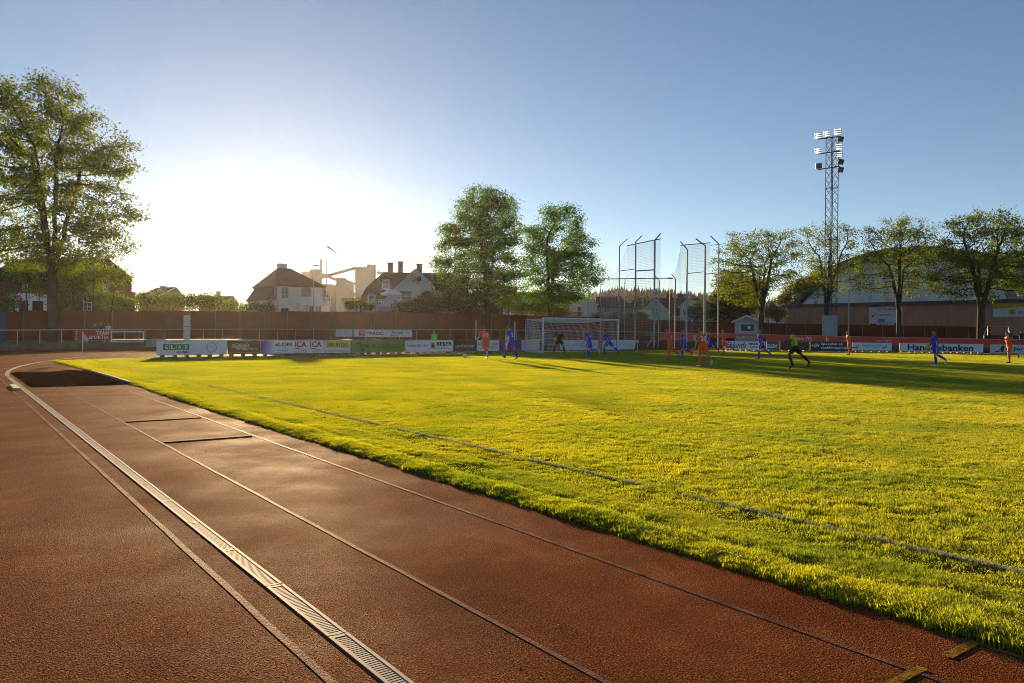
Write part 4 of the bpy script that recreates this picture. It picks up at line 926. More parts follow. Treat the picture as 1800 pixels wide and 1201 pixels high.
# --- houses right of centre
gable_house('narrow_gable_house', 'narrow white gable with dark bargeboards behind the left centre tree', 818, 120, 801, 834, 528, 812, 512, 9, WWHITE, ROOFR, 0, ((806, 812, 530, 540),))
gable_house('red_roof_house', 'pale blue gable with red roof between the two centre trees', 920, 125, 906, 934, 530, 920, 515, 8, mat('pale_blue_boards', (.45, .5, .58), .8, .06), ROOFT, 0, ((914, 924, 530, 540),))
ridge_house('long_red_roof', 'long red tiled roof behind the pale blue gable', 915, 131, 884, 948, 536, 889, 943, 513, 8, WWHITE, ROOFT, 0, (), ((884, 890, 505, 515, -4),))
gable_house('garden_cottage', 'small cottage gable with a red roof left of the cream house', 990, 128, 977, 1003, 547, 984, 533, 7, WCREAM, ROOFT, 0, ((980, 985, 543, 550),))
gable_house('cream_gable_house', 'cream gable end with an iron balcony door behind the goal', 1024, 122, 1000, 1050, 536, 1024.5, 522, 12, WCREAM, ROOFT, 0, ((1016, 1021, 540, 556, 0, 1, 2),))
fr = frame_at(1012, 121.2); gb = thing('iron_balcony', 'small dark iron balcony on the cream gable end', 'balcony', fr.M)
a, t = fr.uv(1005, 549); b_, c = fr.uv(1025, 558); mb = MB().box(a, b_, t - .06, t, 0, .06)
for i in range(13): u = a + (b_ - a) * i / 12; mb.box(u - .025, u + .025, c, t - .06, 0.01, .05)
mb.box(a, b_, c - .1, c, -.5, .08); mb.build('railing', BLACK, gb)
ridge_house('grey_hip_house', 'grey rendered house with dark red hipped roof and square windows behind the cage', 1080, 124, 1050.5, 1111, 538, 1040, 1090, 521.5, 9, mat('grey_beige_render', (.50, .46, .40), .85, .08), ROOFR, 0, ((1062.5, 1070, 541, 549), (1091, 1100, 541, 550, 0, 1, 1)))
gable_house('red_tile_gable', 'cream gable house with bright red tiled roof behind the cage', 1152, 118, 1128, 1176, 549, 1152, 526, 13, WCREAM, ROOFT, 0, ((1146, 1149, 543, 551, 0, 1, 2), (1153, 1156, 543, 551, 0, 1, 2), (1150, 1154, 530, 535, 0, 1, 1)))
ridge_house('red_tile_wing', 'long red tiled roof with two brick chimneys behind the throwing cage', 1190, 124, 1158, 1236, 551, 1153, 1228, 524, 9, WWHITE, ROOFT, 0, (), ((1171.5, 1181, 516, 527, -4.5), (1192, 1202, 517, 527, -4.5)))
gable_house('white_dormer_gable', 'white gable with paired windows at the end of the red tiled roof', 1213, 117, 1195, 1232, 540, 1210.5, 525.5, 8, WWHITE, ROOFT, 0, ((1206, 1215, 543, 551),))
ridge_house('dark_red_roof', 'dark red roof half hidden by the tree right of the cage', 1262, 128, 1240, 1284, 548, 1243, 1282, 525, 8, WCREAM, ROOFR, 0)
gable_house('small_red_roof', 'small white gable with red roof beside the sports hall', 1378, 128, 1352, 1390, 551, 1378, 535, 8, WWHITE, ROOFT, 0, (), ((1355, 1361, 530, 538, -3),))

# ================================================================== KIOSK
fr = frame_at(1291.5, 95); r = thing('ticket_kiosk', 'pale blue ticket kiosk with gabled roof and dark hatch in front of the fence', 'kiosk', fr.M)
KB = mat('kiosk_boards', (0.36, 0.44, 0.52), 0.7, 0.06, 2)
ul, vl = 0, fr.uv(1292, 566)[1]; ur = fr.uv(1334, 566)[0]; ua, va = fr.uv(1313, 557)
MB().prism([(0, 0), (ur, 0), (ur, vl), (ua, va), (0, vl)], -3, 0).build('wall', KB, r)
mb = MB(); gable_roof(mb, 0, vl, ua, va, ur, vl, 0, -3, .1, .45); mb.build('roof', mat('kiosk_roof', (.35, .4, .45), .6), r)
mb = MB(); barge(mb, 0, vl, ua, va, ur, vl, 0, .45, .18); mb.build('bargeboard', FRAMEW, r)
h = pwin(r, fr, 1302, 1325, 570, 582, 0, 1, 1, gm=mat('dark_green_hatch', (.03, .05, .045), .4)); a, b_ = fr.uv(1314, 578); MB().box(a, a + .35, b_, b_ + .35, .016, .03).build('notice', hexm('cfd6dc'), h)

# ================================================================== FLOODLIGHT MAST
MASTD = 98.0; base = D(1459.5, 588, MASTD); base.z = .38
mast = thing('floodlight_mast', 'tall lattice floodlight mast with tiers of lamps rising above the trees', 'floodlight mast', Matrix.Translation(base))
zt = D(1462, 240, MASTD).z - base.z; hw = 10 * MASTD / FPX * .72
MST = mat('mast_steel', (0.055, 0.065, 0.085), 0.7, 0.12, 2, spec=.1); yawm = math.radians(28)
ax = RIGHT * math.cos(yawm) + FWD * math.sin(yawm); ay = FWD * math.cos(yawm) - RIGHT * math.sin(yawm)
cor = [ax * sx * hw + ay * sy * hw for sx, sy in ((-1, -1), (1, -1), (1, 1), (-1, 1))]
for c in cor: MB().tube([c, c + UP * zt], .05, 6).build('leg', MST, mast)
nb = 24; bh = zt / nb
for k in range(4):
    a, b_ = cor[k], cor[(k + 1) % 4]; mb = MB()
    for i in range(nb):
        z0, z1 = i * bh, (i + 1) * bh
        mb.tube([a + UP * z0, b_ + UP * z1], .022, 4); mb.tube([b_ + UP * z0, a + UP * z1], .022, 4)
        if i % 6 == 0: mb.tube([a + UP * z0, b_ + UP * z0], .03, 4)
    mb.build('lattice_face', MST, mast)
LAMPW = mat('lit_lamp_glass', (0.9, 0.9, 0.9), 0.3, 0.0, emit=(1.0, 0.98, 0.95), estr=0.7); LAMPD = mat('unlit_lamp_glass', (0.12, 0.13, 0.13), 0.3, 0.1)
HOUS = mat('lamp_housing', (0.05, 0.055, 0.06), 0.5, 0.1)
for yl, yr in ((245, 240), (271, 265.5), (298.5, 292.5)):
    a = D(1437, yl, MASTD - 1) - base; b_ = D(1476, yr, MASTD - 1.6) - base; MB().tube([a, b_], .07, 6).build('lamp_arm', MST, mast)
def lamp(x, y, w, h, lit, tilt=0):
    c = D(x, y, MASTD - 1.7) - base; s = MASTD / FPX; w *= s; h *= s; X = RIGHT * math.cos(.25) - FWD * math.sin(.25); N_ = X.cross(UP); N_ = (N_ - UP * .25).normalized(); Yv = N_.cross(X)
    M_ = Matrix(((X.x, Yv.x, N_.x, c.x), (X.y, Yv.y, N_.y, c.y), (X.z, Yv.z, N_.z, c.z), (0, 0, 0, 1))) @ Matrix.Rotation(math.radians(tilt), 4, 'Z')
    o = MB().box(-w/2, w/2, -h/2, h/2, -.32, 0).build('lamp', HOUS, mast, M_)
    for i in range(3): MB().box(-w/2 + .05, w/2 - .05, -h/2 + .06 + i * h / 3, -h/2 - .05 + (i + 1) * h / 3, .003, .03).build('lamp_glass', LAMPW if lit else LAMPD, o)
    MB().box(-.05, .05, -h/2 - .12, -h/2, -.2, -.1).build('bracket', MST, o)
for a in ((1438, 239, 9.5, 10, 1, 6), (1454, 235.5, 10, 10, 1, 6), (1473.5, 231.5, 10.5, 11, 1, 3), (1438, 265.5, 9.5, 10, 1, 6), (1475, 258, 10.5, 11, 1, 0), (1475.5, 271.5, 10, 9, 1, 0), (1439.5, 292, 9.5, 9, 0, 3), (1478, 244.5, 9, 9, 0, -12), (1478.5, 284.5, 9, 9, 0, -18), (1478, 298.5, 9, 9, 0, -14)): lamp(*a)
fr = frame_at(1445, 95.5); bx = thing('mast_base_cabinet', 'pale blue-grey sheet metal enclosure round the foot of the floodlight mast', 'enclosure', fr.M)
u1 = fr.uv(1472, 580)[0]; v1 = fr.uv(1450, 555.5)[1]; CAB = mat('cabinet_sheet', (0.30, 0.37, 0.42), 0.6, 0.12, 1.5)
MB().box(0, u1, 0, v1, -1.6, 0).build('sheet', CAB, bx)
MB().box(u1 * .62, u1 * .63, 0, v1, .001, .02).build('seam', GREYT, bx); MB().box(-.05, u1 + .05, v1, v1 + .06, -1.65, .05).build('lid', CAB, bx)

# ================================================================== SPORTS HALL
PA = D(1376, YH, 128); PB = D(1740, YH, 101); fr = frame_ab(PA, PB, 0.38)
hall = thing('sports_hall', 'large sports hall with dark arched roof, pale panels and pink-brown lower wall', 'sports hall', fr.M)
HW = mat('pink_brown_cladding', (0.42, 0.22, 0.16), 0.7, 0.12, 0.8); HP = mat('pale_hall_panel', (0.76, 0.78, 0.74), 0.7, 0.08, 0.6); HR = mat('dark_hall_roof', (0.03, 0.032, 0.036), 0.5, 0.2, 1)
U1 = fr.uv(1900, YH)[0]; vt = fr.uv(1376, 542)[1]; vt2 = fr.uv(1740, 531)[1]; ht = (vt + vt2) / 2
mb = MB(); vs = []; k = int(U1 / .2)
for i in range(k + 1):
    u = U1 * i / k
    for z in (0, ht): vs.append((u, z, .03 if (i // 2) % 2 else -.03))
mb.add(vs, [(2*i, 2*i+2, 2*i+3, 2*i+1) for i in range(k)]); mb.build('cladding', HW, hall)
MB().box(0, U1, 0, ht - .01, -9, -.05).build('lower_block', HW, hall)
MB().box(-.3, U1, ht, ht + .45, -9.2, .35).build('eaves_band', mat('eaves_dark', (.05, .06, .075), .5), hall)
MB().box(-.15, .35, 0, ht - .01, .04, .2).build('corner_trim', FRAMEW, hall)
WB = -6.0
inner = fr.poly([(1402, 541), (1430, 514), (1470, 480), (1505, 466), (1548, 455), (1600, 450), (1640, 449), (1690, 455), (1740, 473), (1790, 503), (1850, 548)], WB)
outer = fr.poly([(1392, 541), (1425, 508), (1466, 470), (1515, 449.5), (1565, 437.5), (1622, 433), (1665, 435), (1705, 443), (1755, 462), (1800, 490), (1870, 545)], WB)
base_v = ht
poly_ = [(inner[0][0], base_v)] + inner[1:-1] + [(inner[-1][0], base_v)]
MB().prism(poly_[::-1], WB - .3, WB).build('gable_panel', HP, hall)
def arcmesh(o_, i_, w0, w1):
    n = len(o_); vs = [(u, v, w1) for u, v in o_] + [(u, v, w1) for u, v in i_] + [(u, v, w0) for u, v in o_] + [(u, v, w0) for u, v in i_]
    fs = []
    for j in range(n - 1):
        fs += [(j, n + j, n + j + 1, j + 1), (2*n + j, 2*n + j + 1, 3*n + j + 1, 3*n + j), (j, j + 1, 2*n + j + 1, 2*n + j), (n + j, 3*n + j, 3*n + j + 1, n + j + 1)]
    return MB().add(vs, fs)
def dense(P_, m=6):
    P_ = np.array(P_); t = np.arange(len(P_)); q = np.linspace(0, len(P_) - 1, (len(P_) - 1) * m + 1)
    return [(float(np.interp(a, t, P_[:, 0])), float(np.interp(a, t, P_[:, 1]))) for a in q]
ro = arcmesh(dense(outer), dense(inner), WB - 45, WB + 1.2).build('arched_roof', HR, hall)
for x in (1530, 1557, 1614, 1675, 1740):
    u = fr.uv(x, 500, WB)[0]; vtop = float(np.interp(u, [p[0] for p in inner], [p[1] for p in inner])) - .1
    MB().box(u - .3, u + .3, base_v, vtop, WB + .01, WB + .12).build('pilaster', mat('pilaster_white', (.62, .64, .7), .6, .05), hall)
for i in range(int((inner[-1][0] - inner[0][0]) / 1.0)):
    u = inner[0][0] + 1.0 * i + .5; vtop = float(np.interp(u, [p[0] for p in inner], [p[1] for p in inner])) - .1
    if vtop > base_v + .5: MB().box(u - .03, u + .03, base_v, vtop, WB + .003, WB + .03).build('panel_joint', HP, hall)
a, b_ = fr.uv(1422, 536, -2), fr.uv(1429, 530, -2); MB().box(fr.uv(1416, 536, -2)[0], fr.uv(1431, 536, -2)[0], ht + .45, ht + 1.1, -3, -2).build('roof_vent', STEEL, hall)
MB().box(fr.uv(1768, 520, -2)[0], fr.uv(1785, 520, -2)[0], ht + .45, ht + 1.3, -3, -2).build('roof_vent', GREYT, hall)
# signs on the hall
a, v1 = fr.uv(1529, 541); b_, v0 = fr.uv(1587, 571.5)
sg = thing('hall_sign', 'white sign with a heading strip and several sponsor marks on the hall wall', 'sign', fr.M)
MB().box(a, b_, v0, v1, .06, .14).build('panel', hexm('cfd3dc'), sg)
def ht_(s, x0, x1, y0, y1, col, bold=.01, parent=None):
    p0 = fr.uv(x0, y1); p1 = fr.uv(x1, y0); txt(parent or sg, s, (p0[0], p1[0], p0[1], p1[1]), hexm(col), .15, bold)
ht_('IDROTTSHALLEN', 1541, 1576, 542, 545.5, '2a2a35', .02); ht_('Skövde Kommun', 1531, 1575, 547.5, 549.5, 'a05048'); ht_('VOLVO', 1547, 1568, 552.5, 556, '1c2030', .03); ht_('BGOLV', 1547, 1568, 569, 571.4, '2a2030', .03)
def hrect(x0, x1, y0, y1, col, parent, w=.15):
    p0 = fr.uv(x0, y1); p1 = fr.uv(x1, y0); MB().box(p0[0], p1[0], p0[1], p1[1], .141, w).build('colour_field', hexm(col), parent)
hrect(1529.5, 1586, 545.8, 546.6, '888c98', sg); hrect(1544, 1557, 561, 566, '7080a8', sg); hrect(1530.5, 1541, 569, 571.4, '28304a', sg); hrect(1543, 1570, 566.8, 567.4, '3a4468', sg); hrect(1560, 1571, 562, 563, 'a0a8b8', sg); hrect(1572, 1586, 568.5, 571.4, '2c3348', sg)
p_ = fr.poly([(1532, 557.5), (1535.5, 553), (1538, 557.5)]); MB().add([(u, v, .15) for u, v in p_], [(0, 2, 1)]).build('emblem', hexm('3f6a35'), sg); p_ = fr.poly([(1537, 553), (1538, 551), (1541, 555), (1540, 556.5)]); MB().add([(u, v, .15) for u, v in p_], [(0, 3, 2, 1)]).build('emblem', hexm('b0a030'), sg)
a, v1 = fr.uv(1746.5, 530.5); b_, v0 = fr.uv(1840, 556.5)
ys = thing('yellow_hall_sign', 'yellow and white sign with a red lightning disc at the right end of the hall', 'sign', fr.M)
MB().box(a, b_, v0, v1, .06, .14).build('panel', hexm('c2ccd8'), ys)
p_ = fr.poly([(1746.5, 530.5), (1840, 530.5), (1840, 536), (1746.5, 543.5)]); MB().prism(p_[::-1], .141, .148).build('colour_field', hexm('b8a818'), ys)
cu, cv = fr.uv(1780, 549); q = fr.uv(1786.5, 549)[0] - cu
MB().add([(cu + q * math.cos(2*math.pi*i/18), cv + .42 * math.sin(2*math.pi*i/18), .15) for i in range(18)], [tuple(range(18))]).build('emblem', hexm('d0a820'), ys)
p_ = fr.poly([(1777, 545), (1781, 547.5), (1780.5, 549), (1784, 553), (1778.5, 550), (1779, 548.5)]); MB().add([(u, v, .155) for u, v in p_], [(0, 5, 4, 3, 2, 1)]).build('lightning', hexm('7a1c20'), ys)
ht_('Bil &', 1790, 1808, 546.5, 551.5, '30405a', .02, ys); ht_('ELEKTRISKT', 1751, 1790, 539, 541.5, '807c30', .0, ys)

# ================================================================== STAND AT THE FAR RIGHT
fr = frame_ab(D(1727, YH, 84), D(1850, YH, 80), .38); stn = thing('spectator_stand', 'small dark tiered stand with handrails below the hall at right', 'stand', fr.M)
U1 = fr.uv(1840, YH)[0]; STD = mat('stand_boards', (.05, .035, .028), .85, .2)
for i in range(5): MB().box(0, U1, 0 if i == 0 else .24 * i + .02, .24 * (i + 1), -.6 * (i + 1), -.6 * i - .01).build('step', STD, stn)
for x in (1729, 1767):
    for i in (0, 4):
        u = fr.uv(x, 590)[0]; MB().tube([(u, .24 * (i + 1), -.6 * i - .3), (u, .24 * (i + 1) + 1.0, -.6 * i - .3)], .03, 6).build('handrail_post', railm, stn)
    MB().tube([(u, 1.24, -.3), (u, 2.2, -2.7)], .03, 6).build('handrail', railm, stn)
for v in (1.9, 1.6, 1.3): MB().tube([(0, v + .3, -3.1), (U1, v + .3, -3.1)], .025, 5).build('back_rail', STEEL, stn)

# ================================================================== POLES, LAMPS, FLAG, SMALL THINGS
def lamp_post(px, ytop, d, lab, arm=0.0, r=.06, head='flat', base_z=.38):
    p = D(px, 560, d); p.z = base_z; zt = D(px + .8, ytop, d).z - base_z
    o = thing('lamp_post', lab, 'lamp post', Matrix.Translation(p), 'lamp posts')
    MB().tube([(0, 0, 0), (0, 0, zt)], [r, r * .7], 8).build('pole', STEEL, o)
    h = RIGHT * arm
    if arm: MB().tube([(0, 0, zt), (h.x, h.y, zt + .15)], r * .5, 6).build('arm', STEEL, o)
    c = Vector((h.x, h.y, zt + .12)); MB().ell(c, .38, .2, .1, 10, 6, (RIGHT, FWD, UP)).build('lamp_head', GREYT, o, smooth=True)
lamp_post(551, 469, 92, 'thin lamp post in front of the cream villa', .3); lamp_post(831, 522, 110, 'short lamp post by the narrow white gable', .0, .07)
lamp_post(883, 512, 108, 'thin lamp post standing between the two centre trees'); lamp_post(1130, 520, 128, 'distant lamp post between the houses behind the cage', .5, .05)
lamp_post(1492, 493, 96, 'lamp post in front of the pale hall panels', .2, .07); lamp_post(125, 494, 74, 'thin lamp post behind the tall tree at left', 0, .05)
lamp_post(1177, 491, 96, 'slim post rising behind the throwing cage', 0, .06)
p = D(573.5, 560, 95); p.z = .38; zt = D(574.8, 429, 95).z - .38
fp = thing('flagpole', 'tall white flagpole with a narrow pennant beside the cream villa', 'flagpole', Matrix.Translation(p))
MB().tube([(0, 0, 0), (0, 0, zt)], [.09, .05], 8).build('pole', WHITE, fp); MB().ell((0, 0, zt + .06), .08, .08, .08, 8, 6).build('finial', WHITE, fp)
mb = MB(); vs = []; s = 95 / FPX
for i in range(13):
    a = i / 12; x = (1 + 23 * a) * s; z = zt - (3 + 19 * a ** .85 - 2 * math.sin(a * 3.1)) * s; q = RIGHT * x + FWD * (.25 * math.sin(a * 8))
    h = (.22 * (1 - a) + .03) * (1 if a < .93 else 1.6); vs += [(q.x, q.y, z), (q.x, q.y, z - h / 2), (q.x, q.y, z - h)]
mb.add(vs, [(3*i, 3*i+1, 3*i+4, 3*i+3) for i in range(12)]); f1 = mb.build('pennant_blue', mat('pennant_blue', (.03, .08, .25), .7), fp)
mb = MB(); mb.add(vs, [(3*i+1, 3*i+2, 3*i+5, 3*i+4) for i in range(12)]); f2 = mb.build('pennant_yellow', mat('pennant_yellow', (.6, .42, .04), .7), fp)
for f in (f1, f2): sm = f.modifiers.new('cloth_thickness', 'SOLIDIFY'); sm.thickness = .012
fr = frame_at(-8, 56); tag(MB().prism([(0, 0), (fr.uv(11, 570)[0], 0), (fr.uv(11, 570)[0], fr.uv(5, 549)[1]), (0, fr.uv(5, 549)[1])], -1.5, 0).build('blue_container', mat('container_blue', (.03, .06, .14), .5, .15), None, fr.M), 'dark blue container by the fence at the left edge', 'container')
fr = frame_at(1212, 101); sg2 = thing('blue_sign', 'small blue sign with a white house mark on the fence top', 'sign', fr.M); a, t = fr.uv(1213, 560.8); b_, c = fr.uv(1220, 565)
MB().box(a, b_, c, t, 0, .03).build('panel', hexm('2a6ab0'), sg2); p_ = fr.poly([(1215, 565), (1215, 562.8), (1216.5, 561.4), (1218, 562.8), (1218, 565)]); MB().add([(u, v, .034) for u, v in p_], [(0, 4, 3, 2, 1)]).build('emblem', hexm('d8e0e8'), sg2); MB().tube([((a+b_)/2, 0, -.03), ((a+b_)/2, t, -.03)], .03, 6).build('post', STEEL, sg2)

# ================================================================== TREES
BARK = mat('bark', (0.060, 0.042, 0.030), 0.9, 0.35, 2.5, 0.8, 14)
LEAF_A = leaf_mat('leaf_green', (0.013, 0.046, 0.005), (0.042, 0.105, 0.010), (0.16, 0.40, 0.012), 0.47, 0.02)
LEAF_B = leaf_mat('leaf_olive', (0.018, 0.036, 0.005), (0.055, 0.080, 0.009), (0.24, 0.34, 0.010), 0.46, 0.02)
LEAF_C = leaf_mat('leaf_hedge', (0.020, 0.034, 0.008), (0.052, 0.070, 0.014), (0.24, 0.26, 0.03), 0.38, 0.04)
def leaf_cloud(C, nper, spread, size, rg, droop=0.35):
    """leaves (bent diamonds) gathered round the centres C"""
    C = np.repeat(C, nper, 0); n = len(C)
    P = C + rg.normal(0, 1, (n, 3)) * np.array([spread, spread, spread * .62])
    az = rg.uniform(0, 2*np.pi, n); el = rg.normal(-droop, .55, n); L = size * rg.uniform(.6, 1.3, n); Wd = L * rg.uniform(.38, .58, n)
    d = np.stack([np.cos(az) * np.cos(el), np.sin(az) * np.cos(el), np.sin(el)], 1)
    s = np.cross(d, rg.normal(0, 1, (n, 3)) + np.array([0, 0, 1.2])); s /= np.linalg.norm(s, axis=1, keepdims=True) + 1e-9
    nn = np.cross(s, d)
    a = P; b = P + d * (L * .45)[:, None] + s * (Wd * .5)[:, None] + nn * (L * .08)[:, None]; c = P + d * L[:, None]; e = P + d * (L * .45)[:, None] - s * (Wd * .5)[:, None] + nn * (L * .08)[:, None]
    V = np.stack([a, b, c, e], 1).reshape(-1, 3); F = np.arange(n)[:, None] * 4 + np.array([[0, 1, 2, 3]])
    return V, F
def grow(stems, A, step, infl, kill, rg, iters=120, up=0.06):
    """space colonisation: nodes grow from the stems towards attraction points A"""
    pos = []; par = []
    for st in stems:
        prev = -1
        for i, p in enumerate(st):
            if i == 0 and pos and st is not stems[0]:
                dd = [(np.linalg.norm(np.array(p) - q), j) for j, q in enumerate(pos)]; prev = min(dd)[1]; continue
            pos.append(np.array(p, float)); par.append(prev); prev = len(pos) - 1
    pos = np.array(pos); par = list(par)
    near = np.full(len(A), -1); nd = np.full(len(A), 1e9)
    def upd(new):
        for j in new:
            d = np.linalg.norm(A - pos[j], axis=1); m = d < nd; nd[m] = d[m]; near[m] = j
    upd(range(len(pos)))
    alive = np.ones(len(A), bool)
    for it in range(iters):
        act = alive & (nd < infl)
        if not act.any():
            if not alive.any(): break
            j = np.where(alive)[0][np.argmin(nd[alive])]; act = np.zeros(len(A), bool); act[j] = True
        ids = near[act]; dirs = A[act] - pos[ids]; dirs /= np.linalg.norm(dirs, axis=1, keepdims=True) + 1e-9
        u, inv = np.unique(ids, return_inverse=True); acc = np.zeros((len(u), 3)); np.add.at(acc, inv, dirs)
        acc += rg.normal(0, .18, acc.shape); acc[:, 2] += up; acc /= np.linalg.norm(acc, axis=1, keepdims=True) + 1e-9
        newp = pos[u] + acc * step; s0 = len(pos); pos = np.vstack([pos, newp]); par += list(u)
        upd(range(s0, len(pos))); alive &= nd > kill
    return pos, np.array(par)
def branch_mesh(pos, par, r_trunk, tip=.012, p=2.35):
    n = len(pos); acc = np.zeros(n); kids = np.zeros(n, int)
    for j in range(n - 1, -1, -1):
        if kids[j] == 0: acc[j] = tip ** p
        if par[j] >= 0: acc[par[j]] += acc[j]; kids[par[j]] += 1
    r = acc ** (1 / p); r = np.where(r > tip * 1.01, tip + (r - tip) * (r_trunk - tip) / max(r[0] - tip, 1e-6), tip)
    V = []; F = []; m = 6
    for j in range(n):
        k = par[j]
        if k < 0: continue
        d = pos[j] - pos[k]; d = d / (np.linalg.norm(d) + 1e-9); ref = np.array([1., 0, 0]) if abs(d[0]) < .8 else np.array([0, 1., 0])
        x = np.cross(d, ref); x /= np.linalg.norm(x); y = np.cross(d, x); ra = min(r[k], r[j] * 1.45); b = len(V); m = 10 if r[j] > .12 else (6 if r[j] > .035 else 4)
        for q, rr_ in ((pos[k] - d * ra * .25, ra), (pos[j], r[j])):
            for i in range(m):
                a = 2*math.pi*i/m; V.append(q + x * (math.cos(a) * rr_) + y * (math.sin(a) * rr_))
        F += [(b + i, b + (i+1) % m, b + m + (i+1) % m, b + m + i) for i in range(m)]
    return np.array(V), np.array(F), r, kids
def tree(name, label, px, d, lobes, r_trunk, fork_y, seed, natt, nper, leaf, lm, stems=1, kill=.95, step=.55, spread=.42, base_y=None, group='trees round the ground', flat=1.0, thin=1.0, gaps_=1.0):
    rg = np.random.default_rng(seed); base = D(px, 560, d); base.z = .34; B = np.array(base)
    M_ = Matrix.Translation(base); root = thing(name, label, 'tree', M_, group); s = d / FPX
    Rv, Fv = np.array(RIGHT), np.array(FWD); A = []
    vol = [(rx * ry * rx) ** .62 for (x, y, rx, ry) in lobes]; tot = sum(vol)
    for (x, y, rx, ry), v in zip(lobes, vol):
        c = np.array(D(x, y, d)) - B; k = int(natt * v / tot) + 3
        q = rg.normal(0, 1, (k, 3)); q /= np.linalg.norm(q, axis=1, keepdims=True); q *= rg.random((k, 1)) ** (1 / 2.2)
        A.append(c + q[:, :1] * Rv * rx * s + q[:, 1:2] * Fv * rx * s * flat + q[:, 2:] * np.array([0, 0, ry * s]))
    A = np.concatenate(A); fork = np.array(D(px, fork_y, d)) - B; fork[:2] *= .3; k = max(3, int(fork[2] / .6)); lean = rg.normal(0, .12, 2)
    main = [np.array([lean[0] * (i/k) ** 2, lean[1] * (i/k) ** 2, fork[2] * i / k]) for i in range(k + 1)]; st = [main]
    top = A[:, 2].max()
    for q in range(stems):
        a = 2*math.pi*q/max(stems, 1) + rg.uniform(0, 1); e = main[-1]; h = (top - e[2]) * rg.uniform(.45, .7) ; w = h * rg.uniform(.10, .24) * (stems > 1)
        m = int(h / .6); st.append([e] + [e + np.array([math.cos(a) * w * (i/m) ** 1.1, math.sin(a) * w * (i/m) ** 1.1, h * i / m]) + rg.normal(0, .05, 3) for i in range(1, m + 1)])
    pos, par = grow(st, A, step, 6.0, kill, rg)
    V, F, r, kids = branch_mesh(pos, par, r_trunk)
    # flare at the foot
    obj('trunk', np_mesh('trunk', V, F, BARK, True), root)
    tips = np.where((r < .05) & (np.arange(len(pos)) > len(main)))[0]
    q3 = np.sin(pos[tips, 0] * 1.9 + seed) * np.sin(pos[tips, 1] * 1.7 + 2 * seed) + .7 * np.sin(pos[tips, 2] * 2.3 + seed) * np.sin(pos[tips, 0] * .9 + pos[tips, 1] * 1.1)
    tips = tips[(q3 > -.42 * gaps_) | (rg.random(len(tips)) < .12)]
    if thin < 1: tips = tips[rg.random(len(tips)) < thin]
    C = pos[tips] + rg.normal(0, .1, (len(tips), 3))
    V, F = leaf_cloud(C, nper, spread, leaf, rg); obj('crown', np_mesh('crown', V, F, lm), root)
    return root, len(F)
NL = 0
def T(*a, **k):
    global NL; o, n = tree(*a, **k); NL += n; return o
T('tall_tree', 'very tall open-crowned tree with several stems at the left edge', 92, 58, [(70, 200, 105, 75), (150, 270, 95, 75), (20, 320, 95, 110), (170, 380, 85, 75), (90, 300, 90, 120), (-30, 240, 80, 90), (120, 430, 110, 50), (215, 285, 45, 40), (-20, 420, 90, 60)], .36, 488, 11, 1900, 66, .25, LEAF_B, stems=4, kill=.85, step=.5, spread=.40)
T('tall_tree', 'tall dense tree behind the running orange player', 856, 91, [(855, 365, 60, 42), (810, 410, 45, 40), (845, 440, 75, 50), (885, 400, 38, 50), (790, 470, 38, 32), (840, 500, 80, 32), (900, 490, 32, 30)], .33, 535, 12, 1800, 80, .29, LEAF_A, stems=2, kill=.9, spread=.46)
T('tall_tree', 'dense tree above the goal, right of the tallest centre tree', 968, 94, [(985, 385, 42, 34), (950, 420, 42, 38), (1010, 430, 38, 38), (975, 470, 68, 45), (1030, 480, 34, 34), (955, 520, 50, 26), (1000, 515, 45, 22)], .30, 540, 13, 1500, 80, .29, LEAF_A, stems=2, kill=.9, spread=.46)
T('spreading_tree', 'spreading tree with bare forked limbs behind the kiosk', 1338, 92, [(1330, 440, 70, 40), (1280, 470, 38, 38), (1385, 465, 36, 40), (1330, 480, 75, 36), (1300, 510, 48, 26), (1370, 430, 40, 30)], .31, 556, 14, 1300, 34, .25, LEAF_B, stems=4, kill=.85, spread=.36)
T('spreading_tree', 'airy tree growing round the floodlight mast', 1456, 100, [(1455, 420, 58, 34), (1420, 440, 28, 30), (1490, 450, 32, 34), (1455, 465, 50, 34), (1430, 500, 40, 24), (1490, 495, 30, 20)], .27, 545, 15, 1150, 28, .25, LEAF_B, stems=3, kill=.85, spread=.36)
T('spreading_tree', 'tree with wide layered crown in front of the hall sign', 1580, 94, [(1580, 410, 66, 30), (1540, 450, 36, 34), (1615, 440, 38, 36), (1580, 465, 70, 34), (1530, 500, 40, 22), (1625, 495, 36, 24)], .29, 548, 16, 1300, 36, .25, LEAF_B, stems=3, kill=.85, spread=.38)
T('spreading_tree', 'dark broad tree at the right edge in front of the hall', 1724, 86, [(1735, 400, 70, 36), (1690, 440, 50, 40), (1775, 430, 50, 50), (1725, 470, 90, 38), (1670, 500, 45, 26), (1760, 500, 50, 24), (1810, 470, 50, 40)], .40, 548, 17, 1600, 50, .27, LEAF_B, stems=3, kill=.9, spread=.42)
